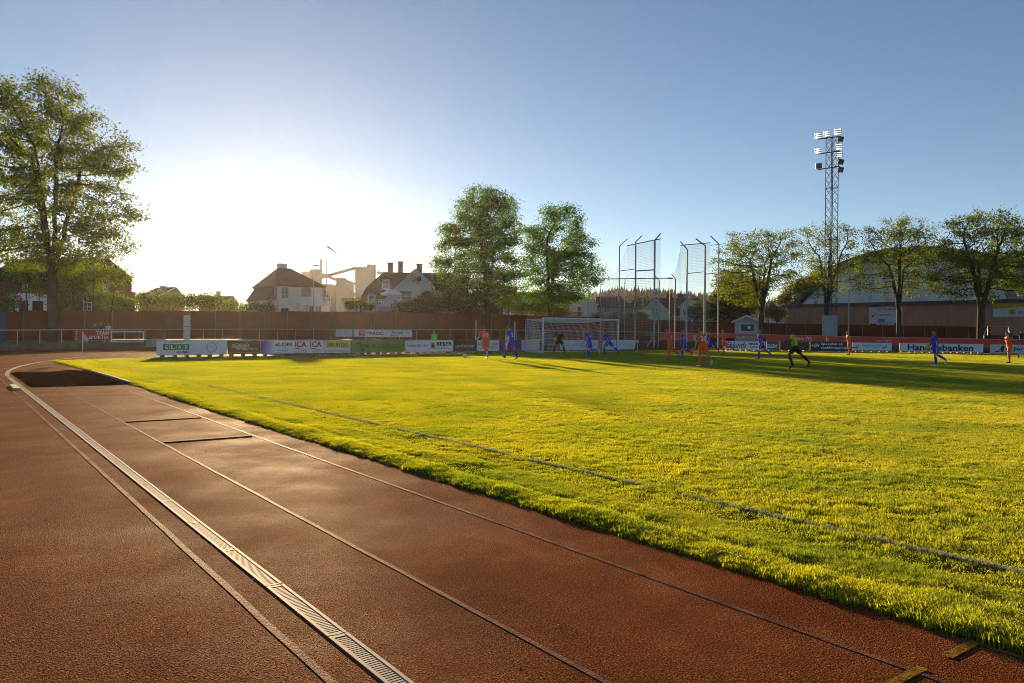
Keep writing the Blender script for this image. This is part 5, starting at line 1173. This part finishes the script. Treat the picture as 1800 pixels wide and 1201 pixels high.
# trees and shrubs behind the fence
def bush(name, label, cat, lobes, d, seed, dens, leaf, lm=LEAF_C, group='shrubs and trees behind the fence', trunk=True, shell=.55):
    rg = np.random.default_rng(seed); s = d / FPX; x0 = np.mean([l[0] for l in lobes]); base = D(x0, 560, d); base.z = .36; B = np.array(base)
    root = thing(name, label, cat, Matrix.Translation(base), group); Rv, Fv = np.array(RIGHT), np.array(FWD); C = []
    for (x, y, rx, ry) in lobes:
        c = np.array(D(x, y, d)) - B; k = int(dens * 5 * rx * ry * s * s) + 14
        q = rg.normal(0, 1, (k, 3)); q /= np.linalg.norm(q, axis=1, keepdims=True); q *= (shell + (1 - shell) * rg.random((k, 1))) * rg.uniform(.8, 1.12, (k, 1))
        C.append(c + q[:, :1] * Rv * rx * s + q[:, 1:2] * Fv * rx * s + q[:, 2:] * np.array([0, 0, ry * s]))
    C = np.concatenate(C); C = C[C[:, 2] > .05]
    V, F = leaf_cloud(C, 7, .2 + leaf * .5, leaf, rg); obj('crown' if cat == 'tree' else 'foliage', np_mesh('foliage', V, F, lm), root)
    mb = MB()
    for (x, y, rx, ry) in lobes:
        c = Vector(D(x, y, d)) - base; b0 = Vector((c.x * .6, c.y * .6, 0))
        mb.tube([b0, b0 * .3 + c * .7 - UP * ry * s * .3, c + UP * ry * s * .35], [max(.05, rx * s * .05), max(.04, rx * s * .035), .02], 6)
        for q in range(4):
            a = q * 1.6 + x; mb.tube([c - UP * ry * s * .3, c + RIGHT * math.cos(a) * rx * s * .7 + FWD * math.sin(a) * rx * s * .7 + UP * ry * s * .3], [.04, .012], 4)
    mb.build('trunk' if cat == 'tree' else 'stems', BARK, root)
    global NL; NL += len(F)
B_ = bush
B_('yellow_green_shrub', 'sunlit shrub with yellow-green leaves left of the tall tree trunk', 'shrub', [(45, 478, 32, 22), (70, 505, 20, 16)], 66, 31, 26, .24, LEAF_B)
B_('yellow_green_shrub', 'sunlit shrub with yellow-green leaves right of the tall tree trunk', 'shrub', [(125, 488, 30, 22), (165, 478, 30, 18), (205, 485, 22, 16), (150, 505, 30, 20)], 68, 32, 26, .24, LEAF_B)
B_('dark_shrub', 'dark shrub against the dark house porch', 'shrub', [(12, 530, 20, 22), (118, 530, 24, 20)], 71, 33, 26, .24)
B_('leafy_shrub', 'leafy shrub catching light at the dark house corner', 'shrub', [(195, 530, 26, 20), (222, 535, 20, 14)], 74, 34, 26, .24, LEAF_B)
B_('hedge', 'long backlit hedge between the dark house and the low roofs', 'hedge', [(255, 533, 22, 15), (285, 536, 24, 14), (318, 535, 22, 15), (300, 524, 20, 10), (262, 520, 20, 8)], 84, 35, 24, .24, LEAF_B)
B_('hedge', 'backlit hedge below the low hipped roof', 'hedge', [(350, 533, 22, 16), (378, 535, 24, 15), (405, 540, 18, 11), (336, 526, 10, 10), (369, 524, 14, 9)], 85, 36, 24, .24, LEAF_B)
B_('garden_shrub', 'small shrubs at the foot of the cream villa', 'shrub', [(446, 541, 20, 10), (475, 537, 12, 12), (430, 540, 12, 9)], 90, 37, 24, .22, LEAF_B)
B_('pollard_tree', 'small pale pollarded tree left of the annex', 'tree', [(619, 536, 11, 7), (610, 533, 5, 5), (627, 533, 5, 6)], 93, 38, 60, .2, LEAF_B)
B_('pollard_tree', 'small pale pollarded tree below the white house balcony', 'tree', [(642, 538, 12, 6), (634, 535, 5, 5), (652, 537, 5, 6)], 93, 39, 60, .2, LEAF_B)
B_('conifer_hedge', 'dark conifer hedge below the arched awning', 'hedge', [(715, 542, 24, 14), (745, 535, 22, 20), (770, 533, 20, 20), (795, 535, 18, 18)], 94, 40, 30, .26)
B_('dark_shrub', 'dark shrub at the foot of the left centre tree', 'shrub', [(818, 545, 18, 14), (838, 535, 18, 22), (866, 540, 18, 18)], 97, 41, 30, .26)
B_('leafy_shrub', 'light green shrub between the two centre trees', 'shrub', [(900, 535, 20, 16), (920, 542, 16, 13), (882, 525, 16, 14)], 99, 42, 28, .24, LEAF_B)
B_('dark_shrub', 'dark shrub at the foot of the right centre tree', 'shrub', [(948, 545, 18, 14), (972, 542, 18, 16), (990, 550, 12, 10)], 100, 43, 30, .26)
B_('round_tree', 'round dark tree between the houses behind the cage', 'tree', [(1120, 530, 18, 14), (1135, 538, 14, 12), (1108, 540, 12, 10), (1148, 530, 10, 8)], 150, 44, 18, .34)
B_('garden_shrub', 'low garden shrubs below the hipped house', 'shrub', [(1050, 556, 10, 6), (1085, 557, 14, 6), (1115, 556, 14, 9), (1130, 555, 10, 8)], 108, 45, 30, .22, LEAF_B)
B_('dark_shrub', 'tall dark shrub beside the white dormer gable', 'shrub', [(1220, 550, 14, 12), (1236, 552, 14, 14), (1226, 538, 9, 8)], 110, 46, 32, .26)
B_('round_tree', 'large dark tree mass behind the spreading kiosk tree', 'tree', [(1290, 500, 34, 30), (1320, 510, 30, 26), (1265, 530, 22, 22), (1300, 535, 40, 22)], 114, 47, 22, .34)
B_('dark_shrub', 'low dark hedge left of the kiosk', 'hedge', [(1262, 553, 18, 14), (1285, 555, 18, 13), (1370, 553, 12, 12), (1355, 548, 10, 12)], 109, 48, 30, .26)
B_('round_tree', 'dark tree standing behind the left end of the hall', 'tree', [(1395, 515, 22, 16), (1420, 502, 26, 18), (1445, 490, 26, 22), (1375, 528, 14, 10), (1455, 510, 22, 18)], 135, 49, 18, .36)
B_('background_tree', 'small dark trees beside the low roofs at left', 'tree', [(245, 525, 16, 8), (262, 522, 12, 6)], 150, 50, 14, .36)

# wooded hill on the horizon
rg = np.random.default_rng(5); HD = 620
HPTS = [(760, 540), (880, 535), (960, 527), (1030, 520), (1060, 512), (1090, 509), (1130, 511), (1180, 514), (1240, 520), (1300, 525), (1400, 532), (1560, 542)]
vs = []; k = 120
for i in range(k):
    px = 760 + 800 * i / (k - 1); y = interp(HPTS, px) + 2.2 + rg.uniform(-.3, .3); tp = D(px, y, HD); a = D(px, y, HD - 280); a.z = .3; m_ = D(px, y, HD - 130); m_.z = .3 + (tp.z) * .55; bk = D(px, y, HD + 200); bk.z = .3
    vs += [a, m_, tp, bk]
fs = [(4*i + j, 4*i + 4 + j, 4*i + 5 + j, 4*i + 1 + j) for i in range(k - 1) for j in range(3)]
HILL = mat('wooded_hill', (0.022, 0.034, 0.014), 0.95, 0.35, 0.02, 0.8, 0.08)
tag(MB().add(vs, fs).build('hill', HILL, smooth=True), kind='structure')
mb = MB()
for i in range(1500):
    px = rg.uniform(765, 1555); f = rg.random() ** .5; d = HD - 190 * (1 - f); y = interp(HPTS, px) + 2.2; zt = (D(px, y, HD).z) * (0.45 + .55 * f); p = D(px, y, d); p.z = zt - 1; h = rg.uniform(2.8, 6.2); q = rg.uniform(0.9, 1.8)
    mb.add([(p.x + q, p.y, p.z), (p.x - q * .5, p.y + q * .87, p.z), (p.x - q * .5, p.y - q * .87, p.z), (p.x, p.y, p.z + h)], [(0, 1, 3), (1, 2, 3), (2, 0, 3)])
tag(mb.build('forest', mat('far_conifers', (0.018, 0.030, 0.013), 0.95, 0.4, 0.05)), 'dark conifer forest covering the distant hill', 'forest', kind='stuff')

# ================================================================== PEOPLE
SKIN = mat('skin', (0.45, 0.24, 0.16), 0.55, 0.1, 9); SKIND = mat('skin_dark', (0.10, 0.05, 0.032), 0.5, 0.12, 9)
HAIRB = mat('hair_brown', (0.05, 0.028, 0.015), 0.6, 0.3, 30); HAIRL = mat('hair_fair', (0.30, 0.18, 0.08), 0.6, 0.25, 30)
BLUE = mat('blue_kit', (0.028, 0.045, 0.52), 0.65, 0.12, 6, 0.6, 14); ORNG = mat('orange_kit', (0.85, 0.11, 0.015), 0.65, 0.1, 6, 0.6, 14); BLK = mat('black_kit', (0.012, 0.011, 0.012), 0.7, 0.2, 6)
LIME = mat('lime_shirt', (0.42, 0.50, 0.02), 0.65, 0.08, 6); HIVIS = mat('hivis_green', (0.05, 0.62, 0.06), 0.6, 0.08, 6)
SHOEW = mat('boot_white', (0.6, 0.6, 0.62), 0.4, 0.1); SHOEB = mat('boot_blue', (0.03, 0.2, 0.5), 0.4, 0.1); SHOER = mat('boot_red', (0.5, 0.05, 0.05), 0.4, 0.1); SHOET = mat('boot_teal', (0.02, 0.35, 0.35), 0.4, 0.1)
NUMW = mat('number_white', (0.75, 0.75, 0.76), 0.6, 0.0); GREYC = mat('grey_cloth', (0.35, 0.36, 0.4), 0.8, 0.1); DARKC = mat('dark_cloth', (0.03, 0.03, 0.04), 0.8, 0.2); WHC = mat('white_cloth', (0.6, 0.6, 0.62), 0.8, 0.1)
rad = math.radians
def person(label, px, py, face, pose, kit, h=1.8, num=None, group=None, base=None, z0=0.02, stripes=False):
    """face: 0 looks away from the camera, 90 to the viewer's left, 180 towards the camera, -90 to the right"""
    shirt, shorts, sock, shoe, skin, hair = kit
    k = h / 1.8; lean = rad(pose.get('lean', 8)); X = Vector((1, 0, 0)); sp = Vector((pose.get('side', 0), math.sin(lean), math.cos(lean))).normalized(); hip = Vector((0, 0, 0))
    tw = rad(pose.get('twist', 0)); SX = Vector((math.cos(tw), math.sin(tw), 0))
    chest = hip + sp * .34; shl = hip + sp * .50; neck = hip + sp * .56; hl = rad(pose.get('lean', 8) * .4 + pose.get('nod', 0)); hd = Vector((0, math.sin(hl), math.cos(hl))); head = neck + hd * .165 + Vector((0, .015, 0))
    def limb(o, a, l, lat=0.0): return o + Vector((lat, math.sin(rad(a)), -math.cos(rad(a)))).normalized() * l
    legs = []
    for sgn, key in ((1, 'R'), (-1, 'L')):
        a, kn, lat, pl = pose[key + 'leg']; o = hip + X * (.095 * sgn); kne = limb(o, a, .45, lat * sgn); th = a - kn; ank = limb(kne, th, .43, lat * sgn * .6)
        fd = Vector((lat * sgn * .3, math.cos(rad(th - pl)), math.sin(rad(th - pl)))).normalized(); heel = ank - fd * .05 + Vector((0, 0, -.05 * math.cos(rad(th)))); toe = heel + fd * .25; legs.append((o, kne, ank, heel, toe, fd))
    arms = []
    for sgn, key in ((1, 'R'), (-1, 'L')):
        a, el, ab = pose[key + 'arm']; o = shl + SX * (.185 * sgn); a += pose.get('lean', 8) * .5
        dv = Vector((sgn * math.sin(rad(ab)), math.sin(rad(a)) * math.cos(rad(ab)), -math.cos(rad(a)) * math.cos(rad(ab)))); elb = o + dv * .30
        a2 = a + el; ab2 = ab * pose.get('fore_ab', .3); dv2 = Vector((sgn * math.sin(rad(ab2)), math.sin(rad(a2)) * math.cos(rad(ab2)), -math.cos(rad(a2)) * math.cos(rad(ab2)))); wr = elb + dv2 * .26; arms.append((o, elb, wr, dv2, sgn))
    low = min(min(l[3].z, l[4].z) for l in legs) - .045
    if base is None: base = G(px, py)
    b = Vector((base.x, base.y, z0)); fdir = FWD * math.cos(rad(face)) - RIGHT * math.sin(rad(face)); rdir = Vector((fdir.y, -fdir.x, 0))
    # centre the support foot over the spot
    sup = min(legs, key=lambda l: min(l[3].z, l[4].z)); off = (sup[3] + sup[4]) / 2 if pose.get('center') is None else (legs[0][3] + legs[1][3] + legs[0][4] + legs[1][4]) / 4
    M_ = Matrix(((rdir.x, fdir.x, 0, b.x), (rdir.y, fdir.y, 0, b.y), (0, 0, 1, b.z), (0, 0, 0, 1))) @ Matrix.Scale(k, 4) @ Matrix.Translation((-off.x, -off.y, -low))
    root = thing('person', label, 'person', M_, group)
    mb = MB(); yv = lambda t: None
    mb.tube([hip - sp * .10, hip, chest, shl, neck], [.13, .15, .165, .15, .06], 12, X, [.10, .11, .115, .09, .055]); mb.tube([neck - sp * .05, neck + hd * .10], [.06, .052], 10)
    fy = Vector((0, math.cos(hl), -math.sin(hl))); mb.ell(head, .076, .096, .118, 14, 10, (X, fy, hd)); mb.ell(head + fy * .045 - hd * .05, .055, .055, .07, 10, 8, (X, fy, hd))
    mb.ell(head + fy * .098 - hd * .012, .014, .02, .024, 6, 5, (X, fy, hd)); 
    for s in (1, -1): mb.ell(head + X * (.076 * s), .012, .022, .032, 6, 5, (X, fy, hd))
    for (o, kne, ank, heel, toe, fd) in legs:
        mb.tube([o + Vector((0, 0, .03)), o * .55 + kne * .45, kne, kne * .65 + ank * .35 - fd * .015, ank, ank * .5 + heel * .5], [.095, .082, .058, .06, .037, .04], 10); mb.tube([heel, toe], [.035, .03], 8)
    fing = MB()
    for (o, elb, wr, dv, s) in arms:
        mb.tube([o - SX * (.03 * s), o, o * .5 + elb * .5, elb, elb * .6 + wr * .4, wr], [.05, .056, .05, .042, .042, .028], 10)
        pt = wr + dv * .085; side = SX - dv * SX.dot(dv); side = side.normalized() if side.length > .1 else Vector((0, 1, 0)); pn = dv.cross(side)
        mb.tube([wr - dv * .01, wr + dv * .03, pt], [.026, .04, .038], 8, side, [.02, .018, .015])
        for q, ln in ((-.030, .062), (-.010, .074), (.010, .07), (.029, .055)):
            f0 = pt - dv * .015 + side * q; fing.tube([f0, f0 + dv * ln * .55 + pn * (.010 * s), f0 + dv * ln * .85 + pn * (.034 * s)], [.010, .009, .007], 6)
        f0 = wr + dv * .03 + side * (.034 * (-1)); fing.tube([f0, f0 - side * .03 + dv * .03, f0 - side * .036 + dv * .06], [.011, .010, .008], 6)
    bod = mb.build('body', skin, root, smooth=True); rm = bod.modifiers.new('skin_surface', 'REMESH'); rm.mode = 'VOXEL'; rm.voxel_size = .02; rm.use_smooth_shade = True
    fing.build('fingers', skin, bod, smooth=True)
    # eyes and mouth
    eb = MB()
    for s in (1, -1): eb.ell(head + X * (.03 * s) + fy * .087 + hd * .012, .012, .008, .007, 6, 4, (X, fy, hd))
    eb.ell(head + fy * .094 - hd * .062, .024, .008, .005, 8, 4, (X, fy, hd)); eb.build('face_features', BLACK, bod)
    # hair cap
    hb = MB(); n, m = 14, 6; vs = []
    for i in range(m + 1):
        a = rad(-18) + (rad(90) - rad(-18)) * i / m
        for q in range(n):
            t = 2*math.pi*q/n; fwd = math.sin(t); aa = max(a, rad(28) * fwd) if fwd > 0 else a
            vs.append(head + X * (.084 * math.cos(aa) * math.cos(t)) + fy * (.104 * math.cos(aa) * math.sin(t)) + hd * (.13 * math.sin(aa)))
    hb.add(vs, [(i*n + q, i*n + (q+1) % n, (i+1)*n + (q+1) % n, (i+1)*n + q) for i in range(m) for q in range(n)] + [tuple(range(m*n, m*n + n))]); hb.build('hair', hair, root, smooth=True)
    # clothes
    cb = MB(); cb.tube([hip - sp * .04, hip + sp * .12, chest, hip + sp * .47, hip + sp * .555], [.178, .172, .192, .178, .075], 14, SX, [.132, .13, .138, .112, .07])
    for (o, elb, wr, dv, s) in arms:
        e2 = elb if not pose.get('long') else wr
        pts = [o - SX * (.07 * s) - sp * .02, o + SX * (.01 * s), o * .35 + elb * .65] if not pose.get('long') else [o - SX * (.07 * s) - sp * .02, o, elb, wr - dv * .02]; rr_ = [.075, .078, .072] if not pose.get('long') else [.075, .075, .058, .042]
        cb.tube(pts, rr_, 10)
    sh = cb.build('shirt', shirt, root, smooth=True); rm = sh.modifiers.new('cloth_surface', 'REMESH'); rm.mode = 'VOXEL'; rm.voxel_size = .02; rm.use_smooth_shade = True
    pb = MB(); pb.tube([hip + sp * .06, hip - sp * .06, hip - sp * .14], [.178, .182, .15], 14, X, [.135, .145, .13])
    for (o, kne, ank, heel, toe, fd) in legs:
        e = o * .25 + kne * .75 if not pose.get('trousers') else ank
        pb.tube([o + Vector((0, 0, .02)), o * .6 + kne * .4, e] if not pose.get('trousers') else [o, kne, ank], [.105, .108, .112] if not pose.get('trousers') else [.1, .08, .06], 12)
    so = pb.build('shorts' if not pose.get('trousers') else 'trousers', shorts, root, smooth=True); rm = so.modifiers.new('cloth_surface', 'REMESH'); rm.mode = 'VOXEL'; rm.voxel_size = .02; rm.use_smooth_shade = True
    for (o, kne, ank, heel, toe, fd) in legs:
        if not pose.get('trousers'): MB().tube([kne * .88 + ank * .12, kne * .65 + ank * .35 - fd * .015, ank, ank * .6 + heel * .4], [.064, .067, .046, .046], 10).build('sock', sock, root, smooth=True)
        MB().tube([heel - fd * .02 + Vector((0, 0, .01)), heel + fd * .03, heel + fd * .12, heel + fd * .2, toe + fd * .015], [.035, .045, .047, .046, .025], 10, X, [.035, .05, .042, .034, .02]).build('boot', shoe, root, smooth=True)
    if num:
        zax = (Vector((0, 0, 1)) - sp * 0); n_ = SX.cross(sp).normalized(); upv = n_.cross(SX).normalized()
        c = hip + sp * .30 + n_ * .152; Mt = Matrix(((SX.x, upv.x, n_.x, c.x), (SX.y, upv.y, n_.y, c.y), (SX.z, upv.z, n_.z, c.z), (0, 0, 0, 1)))
        w = .075 * len(num); txt(sh, num, (-w, w, -.11, .12), NUMW, 0.0, .02, name='number', mtx=Mt)
    if stripes:
        for s in (1, -1):
            q = SX * (.182 * s); MB().tube([hip + q - sp * .02, hip + q * .96 + sp * .14, chest + q * 1.05], .014, 5).build('stripe', NUMW, sh)
        for (o, kne, ank, heel, toe, fd), s in zip(legs, (1, -1)): MB().tube([o + X * (.095 * s), o * .3 + kne * .7 + X * (.108 * s)], .014, 5).build('stripe', NUMW, so)
    return root, M_, arms
KB_ = lambda shoe, hair=HAIRB, skin=SKIN: (BLUE, BLUE, BLUE, shoe, skin, hair)
KO = lambda shoe, hair=HAIRB, skin=SKIN: (ORNG, ORNG, ORNG, shoe, skin, hair)
GB, GO = 'blue team players', 'orange team players'
person('orange player number 10 running away beside the ball', 856, 632, 25, dict(lean=10, Rleg=(2, 6, .05, 0), Lleg=(-8, 62, 0, 15), Rarm=(-18, 30, 14), Larm=(14, 45, 16), side=-.04), KO(SHOEW), 1.82, '10', GO)
person('blue player number 5 walking left of the goal', 896, 634, 50, dict(lean=12, Rleg=(-16, 8, .03, 5), Lleg=(26, 8, .03, -8), Rarm=(8, 18, 10), Larm=(-10, 15, 10), center=1), KB_(SHOEB), 1.84, '5', GB, stripes=True)
person('goalkeeper in black crouching in front of the net', 983, 621.3, 172, dict(lean=22, Rleg=(42, 62, .38, -6), Lleg=(36, 58, .42, -6), Rarm=(22, 48, 36), Larm=(22, 48, 36), center=1, nod=-14, long=1), (BLK, BLK, BLK, BLK, SKIN, HAIRL), 1.85, None, 'goalkeeper')
person('blue player number 14 with one heel kicked up, running at the goal', 1033, 632.5, 62, dict(lean=16, Rleg=(-14, 74, .02, 20), Lleg=(0, 6, .02, 0), Rarm=(28, 70, 10), Larm=(-22, 60, 14), twist=8), KB_(SHOEW, HAIRL), 1.8, '14', GB, stripes=True)
person('blue player lunging left beside the right goalpost', 1074, 626.5, 78, dict(lean=24, Rleg=(-42, 4, .05, 25), Lleg=(42, 52, .03, 0), Rarm=(-12, 50, 18), Larm=(40, 40, 14), center=1, nod=-12), KB_(SHOER), 1.82, None, GB, stripes=True)
person('orange player number 12 jogging left in front of the red banner', 1174, 633.5, 68, dict(lean=14, Rleg=(-10, 62, .02, 15), Lleg=(6, 10, .02, 0), Rarm=(16, 55, 14), Larm=(34, 22, 12)), KO(SHOEB, HAIRL), 1.8, '12', GO)
person('blue bald player jogging left beside the orange number 12', 1197, 630.8, 80, dict(lean=8, Rleg=(-12, 58, .02, 15), Lleg=(14, 14, .02, 0), Rarm=(-14, 48, 12), Larm=(18, 62, 12)), KB_(SHOER, mat('shaved_hair', (.22, .13, .09), .6)), 1.8, None, GB, stripes=True)
person('orange player number 20 running away, largest of the orange team', 1239, 646.5, 18, dict(lean=12, Rleg=(-24, 30, .05, 25), Lleg=(10, 12, .04, 0), Rarm=(12, 60, 14), Larm=(-10, 22, 12), side=-.05, center=1), KO(SHOEW), 1.86, '20', GO)
person('blue player striding left in front of a cage pole', 1251, 625.5, 82, dict(lean=10, Rleg=(-46, 12, .02, 20), Lleg=(22, 20, .02, 0), Rarm=(10, 60, 12), Larm=(-20, 40, 12), center=1), KB_(SHOER), 1.8, None, GB, stripes=True)
person('orange player sprinting left right behind the striding blue player', 1271, 624.8, 80, dict(lean=10, Rleg=(-28, 50, .02, 15), Lleg=(12, 22, .02, 0), Rarm=(-30, 80, 14), Larm=(36, 60, 18)), KO(SHOER, HAIRL), 1.8, None, GO)
person('blue player running left in front of the flowing script board', 1343, 632.5, 84, dict(lean=12, Rleg=(-34, 18, .02, 25), Lleg=(20, 20, .02, 0), Rarm=(-26, 90, 12), Larm=(24, 90, 12), center=1), KB_(SHOET, HAIRL), 1.84, None, GB, stripes=True)
person('referee in lime shirt and black shorts sprinting left', 1406, 650.5, 80, dict(lean=14, Rleg=(-40, 6, .03, 30), Lleg=(40, 62, .02, 25), Rarm=(-46, 80, 14), Larm=(26, 62, 16), center=1, nod=-6), (LIME, BLK, BLK, BLK, SKIND, BLK), 1.86, None, 'referee')
person('orange player running left in front of the two-hills board', 1491, 624.8, 82, dict(lean=12, Rleg=(-14, 82, .02, 20), Lleg=(8, 14, .02, 0), Rarm=(-24, 80, 14), Larm=(24, 90, 14)), KO(SHOER, HAIRL), 1.78, None, GO)
o_, M_, arms_ = person('blue long-sleeved player carrying a yellow bib in front of the long white one-word board', 1643, 646, 82, dict(lean=6, Rleg=(-20, 40, .02, 20), Lleg=(6, 14, .02, 0), Rarm=(-4, 40, 10), Larm=(10, 55, 10), long=1), KB_(SHOEW), 1.86, None, GB, stripes=True)
wr = M_ @ (arms_[1][2] + arms_[1][3] * .1)
rgp = random.Random(4); mb = MB(); vs = []
for i in range(6):
    for j in range(8):
        a = 2*math.pi*j/8; q = .05 + .05 * math.sin(i * .62) + rgp.uniform(-.018, .018); vs.append((math.cos(a) * q, math.sin(a) * q, .05 - i * .06))
mb.add(vs, [(i*8 + j, (i+1)*8 + j, (i+1)*8 + (j+1) % 8, i*8 + (j+1) % 8) for i in range(5) for j in range(8)] + [tuple(range(8)), tuple(range(40, 48))[::-1]])
tag(mb.build('bib', mat('bib_yellow', (0.75, 0.42, 0.02), 0.7, 0.3, 20), None, Matrix.Translation(wr), True), 'bunched yellow and orange bib held in the blue player\'s hand', 'bib')
person('orange player with arms out running left at the right edge', 1772, 639.5, 84, dict(lean=10, Rleg=(-16, 66, .02, 20), Lleg=(10, 16, .02, 0), Rarm=(-40, 40, 30), Larm=(60, 30, 20)), KO(SHOEB), 1.82, None, GO)
# ball helpers beside the boards, spectators
def stand_pose(**k): d = dict(lean=2, Rleg=(1, 2, .04, 0), Lleg=(-1, 2, .04, 0), Rarm=(4, 12, 8), Larm=(4, 12, 8), center=1); d.update(k); return d
HK = (HIVIS, DARKC, DARKC, BLACK, SKIN, HAIRL); GBK = 'ball helpers in green vests'
def helper(px, ytop, lab, face, k=HK, **p):
    b_ = on_line(px, 9.3, 46.6); hh = D(px, ytop, b_.dot(FWD)).z; person(lab, px, 0, face, stand_pose(trousers=1, **p), k, max(1.2, hh), None, GBK, base=b_)
helper(763.6, 583.0, 'ball helper in bright green vest standing behind the board with the yellow square', 170)
helper(889.5, 582.5, 'ball helper in green vest half hidden behind the walking blue player', 95)
helper(960.5, 583.5, 'ball helper in green and purple seen through the goal net', 185, (mat('purple_cloth', (.09, .06, .3), .8), DARKC, DARKC, BLACK, SKIN, HAIRB))
b_ = on_line(960.5, 9.3, 46.58)
for x, yt, kc, lab, hr in ((166.5, 569.5, DARKC, 'spectator in dark clothes behind the railing, leftmost of three', HAIRB), (177, 566.5, DARKC, 'spectator in dark clothes behind the railing, middle and tallest of three', HAIRL), (190, 568, WHC, 'spectator in a white shirt behind the railing', HAIRB)):
    p_ = circ_at(x, RR + 1.6); hh = D(x, yt, p_.dot(FWD)).z - .38; person(lab, x, 0, 178, stand_pose(trousers=1), (kc, DARKC, DARKC, BLACK, SKIN, hr), hh, None, 'spectators behind the railing', base=p_, z0=.38)
for x, lab in ((1776, 'spectator in dark clothes standing on the stand at right, left of two'), (1796, 'spectator in dark clothes standing on the stand at right edge')):
    p_ = D(x, YH, 80.5); person(lab, x, 0, 178, stand_pose(trousers=1), (DARKC, DARKC, DARKC, BLACK, SKIN, HAIRB), 1.7, None, 'spectators at the stand', base=p_, z0=.38)

flush_text()

# ================================================================== HAZE
def build_haze(density=0.0011, aniso=0.72):
    c = Vector((38, 520)); mb = MB(); mb.box(-700, 900, -90, 900, -1.0, 46)
    o = mb.build('haze'); m = bpy.data.materials.new('evening_haze'); m.use_nodes = True; N = m.node_tree.nodes; N.clear()
    v = N.new('ShaderNodeVolumePrincipled'); v.inputs['Color'].default_value = (0.95, 0.93, 0.9, 1); v.inputs['Density'].default_value = density; v.inputs['Anisotropy'].default_value = aniso
    out_ = N.new('ShaderNodeOutputMaterial'); m.node_tree.links.new(v.outputs[0], out_.inputs['Volume']); o.data.materials.append(m)
    tag(o, 'thin warm evening haze over the whole place', 'haze', kind='stuff')
build_haze(0.00009, 0.72)
